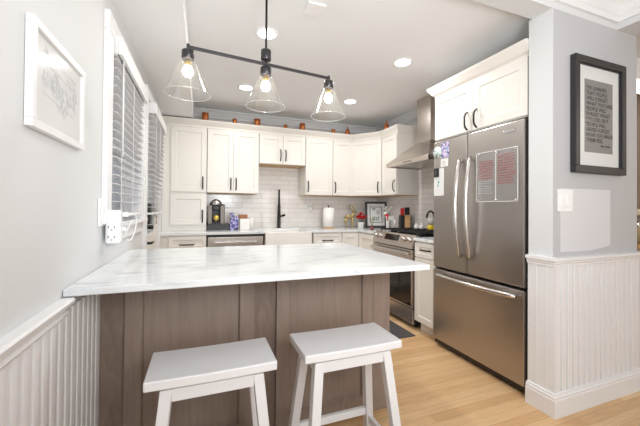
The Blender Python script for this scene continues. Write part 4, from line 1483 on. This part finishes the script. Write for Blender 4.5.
for k in range(4):
    MB().obox(P0, U, V, Wn, 0.10 + 0.028 * k, 0.118 + 0.028 * k, 0.10, 0.16 + 0.012 * (k % 2), 0.0062, 0.0068).build('print_motif', PGREEN, t)

# amber reed bottle in front of the picture
t = thing('reed_diffuser', 'small amber glass bottle with dried sprigs in front of the framed picture', 'diffuser', (2.05, 3.57, CZ))
bx, by = 2.068, 3.57
MB().lathe((bx, by, CZ), [(0.020, 0), (0.026, 0.006), (0.026, 0.035), (0.012, 0.052), (0.010, 0.066), (0.012, 0.068)], 16).build('bottle', AMBER, t)
MB().cyl((bx, by, CZ + 0.004), 0.021, 0.026, 14).build('oil', COPPER, t)
m = MB()
rr = random.Random(2)
for k in range(7):
    a = k * 0.9
    m.tube([(bx, by, CZ + 0.03), (bx + 0.028 * math.cos(a), by + 0.028 * math.sin(a), CZ + 0.14 + 0.02 * rr.random())], 0.0018, 5)
    m.ball((bx + 0.028 * math.cos(a), by + 0.028 * math.sin(a), CZ + 0.15), 0.006, 0.006, 0.012, 6, 5)
m.build('sprigs', mat('dry_sprig', (150, 148, 118), 0.8), t)

# white reindeer with red scarf
reindeer('reindeer_figurine', 'white reindeer figurine with a red scarf beside the knife block', 2.36, 3.60, CZ + 0.005, 0.27, CERAM, -1, RED)
# knife block
t = thing('knife_block', 'knife block with tan front, black sides and red and black handles', 'knife block', (2.46, 3.50, CZ))
ka = math.radians(-20)
KU, KV = Vector((math.cos(ka), math.sin(ka), 0)), Vector((-math.sin(ka), math.cos(ka), 0))
ko = Vector((2.512, 3.46, CZ))
MB().obox(ko, KU, KV, (0, 0, 1), -0.082, -0.027, -0.05, 0.05, 0, 0.198).obox(ko, KU, KV, (0, 0, 1), 0.047, 0.060, -0.05, 0.05, 0, 0.198).build('side', BLACK, t, 0.003)
MB().obox(ko, KU, KV, (0, 0, 1), -0.0265, 0.0465, -0.052, 0.05, 0, 0.198).build('block', TAN, t, 0.003)
for a, b, mt, w in ((-0.056, -0.02, REDP, 0.012), (-0.056, 0.02, REDP, 0.012), (-0.032, 0.0, REDP, 0.011), (0.0, -0.025, BLACK, 0.010), (0.0, 0.02, BLACK, 0.010), (0.030, -0.025, BLACK, 0.010), (0.030, 0.02, BLACK, 0.010)):
    z1 = 0.29 if mt is REDP else 0.30
    MB().obox(ko, KU, KV, (0, 0, 1), a - w, a + w, b - 0.008, b + 0.008, 0.1985, z1).build('knife_handle', mt, t, 0.005)

# on the cooktop
RZ = 0.9596
for (x, y, lab) in ((2.40, 3.10, 'small white shaker on the back of the cooktop, farther from the fridge'), (2.43, 3.045, 'small white shaker on the back of the cooktop, closer to the fridge')):
    t = thing('shaker', lab, 'shaker', (x, y, RZ), 'white shakers on the cooktop')
    MB().lathe((x, y, RZ), [(0.024, 0), (0.028, 0.012), (0.026, 0.035), (0.017, 0.047), (0.014, 0.05)], 16).build('jar', CERAM, t)
    MB().lathe((x, y, RZ + 0.0505), [(0.016, 0), (0.016, 0.008), (0.008, 0.014)], 14).build('cap', CERAM, t)
t = thing('hooped_bottle', 'white and yellow bottle with a black hoop beside the fridge edge', 'bottle', (2.43, 2.88, RZ))
hx, hy = 2.44, 2.895
MB().lathe((hx, hy, RZ), [(0.034, 0), (0.036, 0.01), (0.036, 0.055)], 18).build('base', YELLOW, t)
MB().lathe((hx, hy, RZ + 0.0555), [(0.035, 0), (0.033, 0.06), (0.022, 0.085)], 18).build('body', CERAM, t)
pts = [(hx - 0.005 + 0.052 * math.cos(a), hy, RZ + 0.135 + 0.075 * math.sin(a)) for a in [PI * (i / 12) for i in range(13)]]
MB().tube(pts, 0.011, 8).build('hoop', BLACK, t)

# ------------------------------------------------------------------ copper ornaments on top of the cabinets
CT = ZT + 0.0355


def votive(label, x, y, r, h):
    t = thing('copper_votive', label, 'ornament', (x, y, CT), 'copper ornaments on the cabinets')
    n = 8
    m = MB().lathe((x, y, CT), [(r * 0.9, 0), (r, h * 0.2), (r, h * 0.8), (r * 0.85, h), (r * 0.75, h), (r * 0.85, h * 0.75), (r * 0.8, h * 0.2)], n)
    m.build('cup', COPPER, t)
    MB().cyl((x, y, CT + h * 0.2), r * 0.7, h * 0.4, 12).build('candle', mat('amber_wax', (214, 132, 70), 0.4), t)
    MB().lathe((x, y, CT + h + 0.0005), [(r * 1.02, 0), (r * 1.05, h * 0.06), (r * 0.9, h * 0.1)], n).build('rim', COPPER, t)


for lab, x, r, h in (('square copper votive above the left end of the cabinets, by the tall cabinet', 0.033, 0.040, 0.088),
                     ('small copper votive on the cabinet top, behind the first pendant shade from the wall', 0.379, 0.028, 0.055),
                     ('square copper votive on the cabinet top above the gap between coffee and sink cabinets', 0.657, 0.042, 0.080),
                     ('tiny copper votive on the cabinet top above the faucet', 1.028, 0.026, 0.048),
                     ('square copper votive on the cabinet top at the right end of the short sink cabinet', 1.261, 0.040, 0.085),
                     ('tiny copper votive on the cabinet top behind the last pendant shade', 1.713, 0.028, 0.052)):
    votive(lab, x, 4.035, r, h)
for lab, x, y, s in (('copper bell ornament on the cabinet top just left of the diagonal corner', 1.93, 4.03, 1.0), ('copper bell ornament on the cabinet top at the right of the diagonal corner', 2.30, 3.60, 1.12)):
    t = thing('copper_bell', lab, 'ornament', (x, y, CT), 'copper ornaments on the cabinets')
    MB().lathe((x, y, CT), [(0.036 * s, 0), (0.038 * s, 0.008 * s), (0.033 * s, 0.04 * s), (0.022 * s, 0.075 * s), (0.010 * s, 0.088 * s)], 18).build('bell_body', COPPER, t)
    MB().lathe((x, y, CT + 0.0882 * s), [(0.007 * s, 0), (0.011 * s, 0.012 * s), (0.007 * s, 0.028 * s), (0.003 * s, 0.034 * s)], 12).build('finial', COPPER, t)

# ------------------------------------------------------------------ glimpse of the side room
t = thing('side_table', 'brown wooden sideboard seen past the stub wall', 'sideboard', (3.75, 1.75, 0))
MB().box(3.50, 4.30, 1.55, 1.95, 0.87, 0.905).build('top', TAN, t, 0.004)
MB().box(3.54, 4.26, 1.59, 1.95, 0.10, 0.869).build('body', BEIGEW, t, 0.003)
for x in (3.57, 4.23):
    for y in (1.62, 1.92):
        MB().box(x - 0.02, x + 0.02, y - 0.02, y + 0.02, 0, 0.099).build('leg', TAN, t)
t = thing('lidded_jar', 'glass jar with a cream lid on the sideboard past the stub wall', 'jar', (3.68, 1.66, 0.906))
jx, jy = 3.72, 1.66
MB().lathe((jx, jy, 0.906), [(0.07, 0), (0.085, 0.01), (0.085, 0.22), (0.07, 0.25)], 22).build('jar_body', glass_mat('jar_glass', (226, 220, 208), 0.12, 0.05, 0.6), t)
MB().cyl((jx, jy, 0.911), 0.06, 0.16, 18).build('contents', CREAM, t)
MB().lathe((jx, jy, 1.1565), [(0.078, 0), (0.078, 0.045), (0.066, 0.055)], 22).build('lid', CREAM, t)
t = thing('linear_light', 'bright linear ceiling light seen past the stub wall', 'lamp', (4.2, 1.8, 2.45))
MB().box(3.55, 4.9, 1.70, 1.80, 2.36, 2.42).build('diffuser', STRIP, t)
MB().box(3.53, 4.92, 1.68, 1.82, 2.4205, ZN - 0.001).build('housing', PLASTW, t)
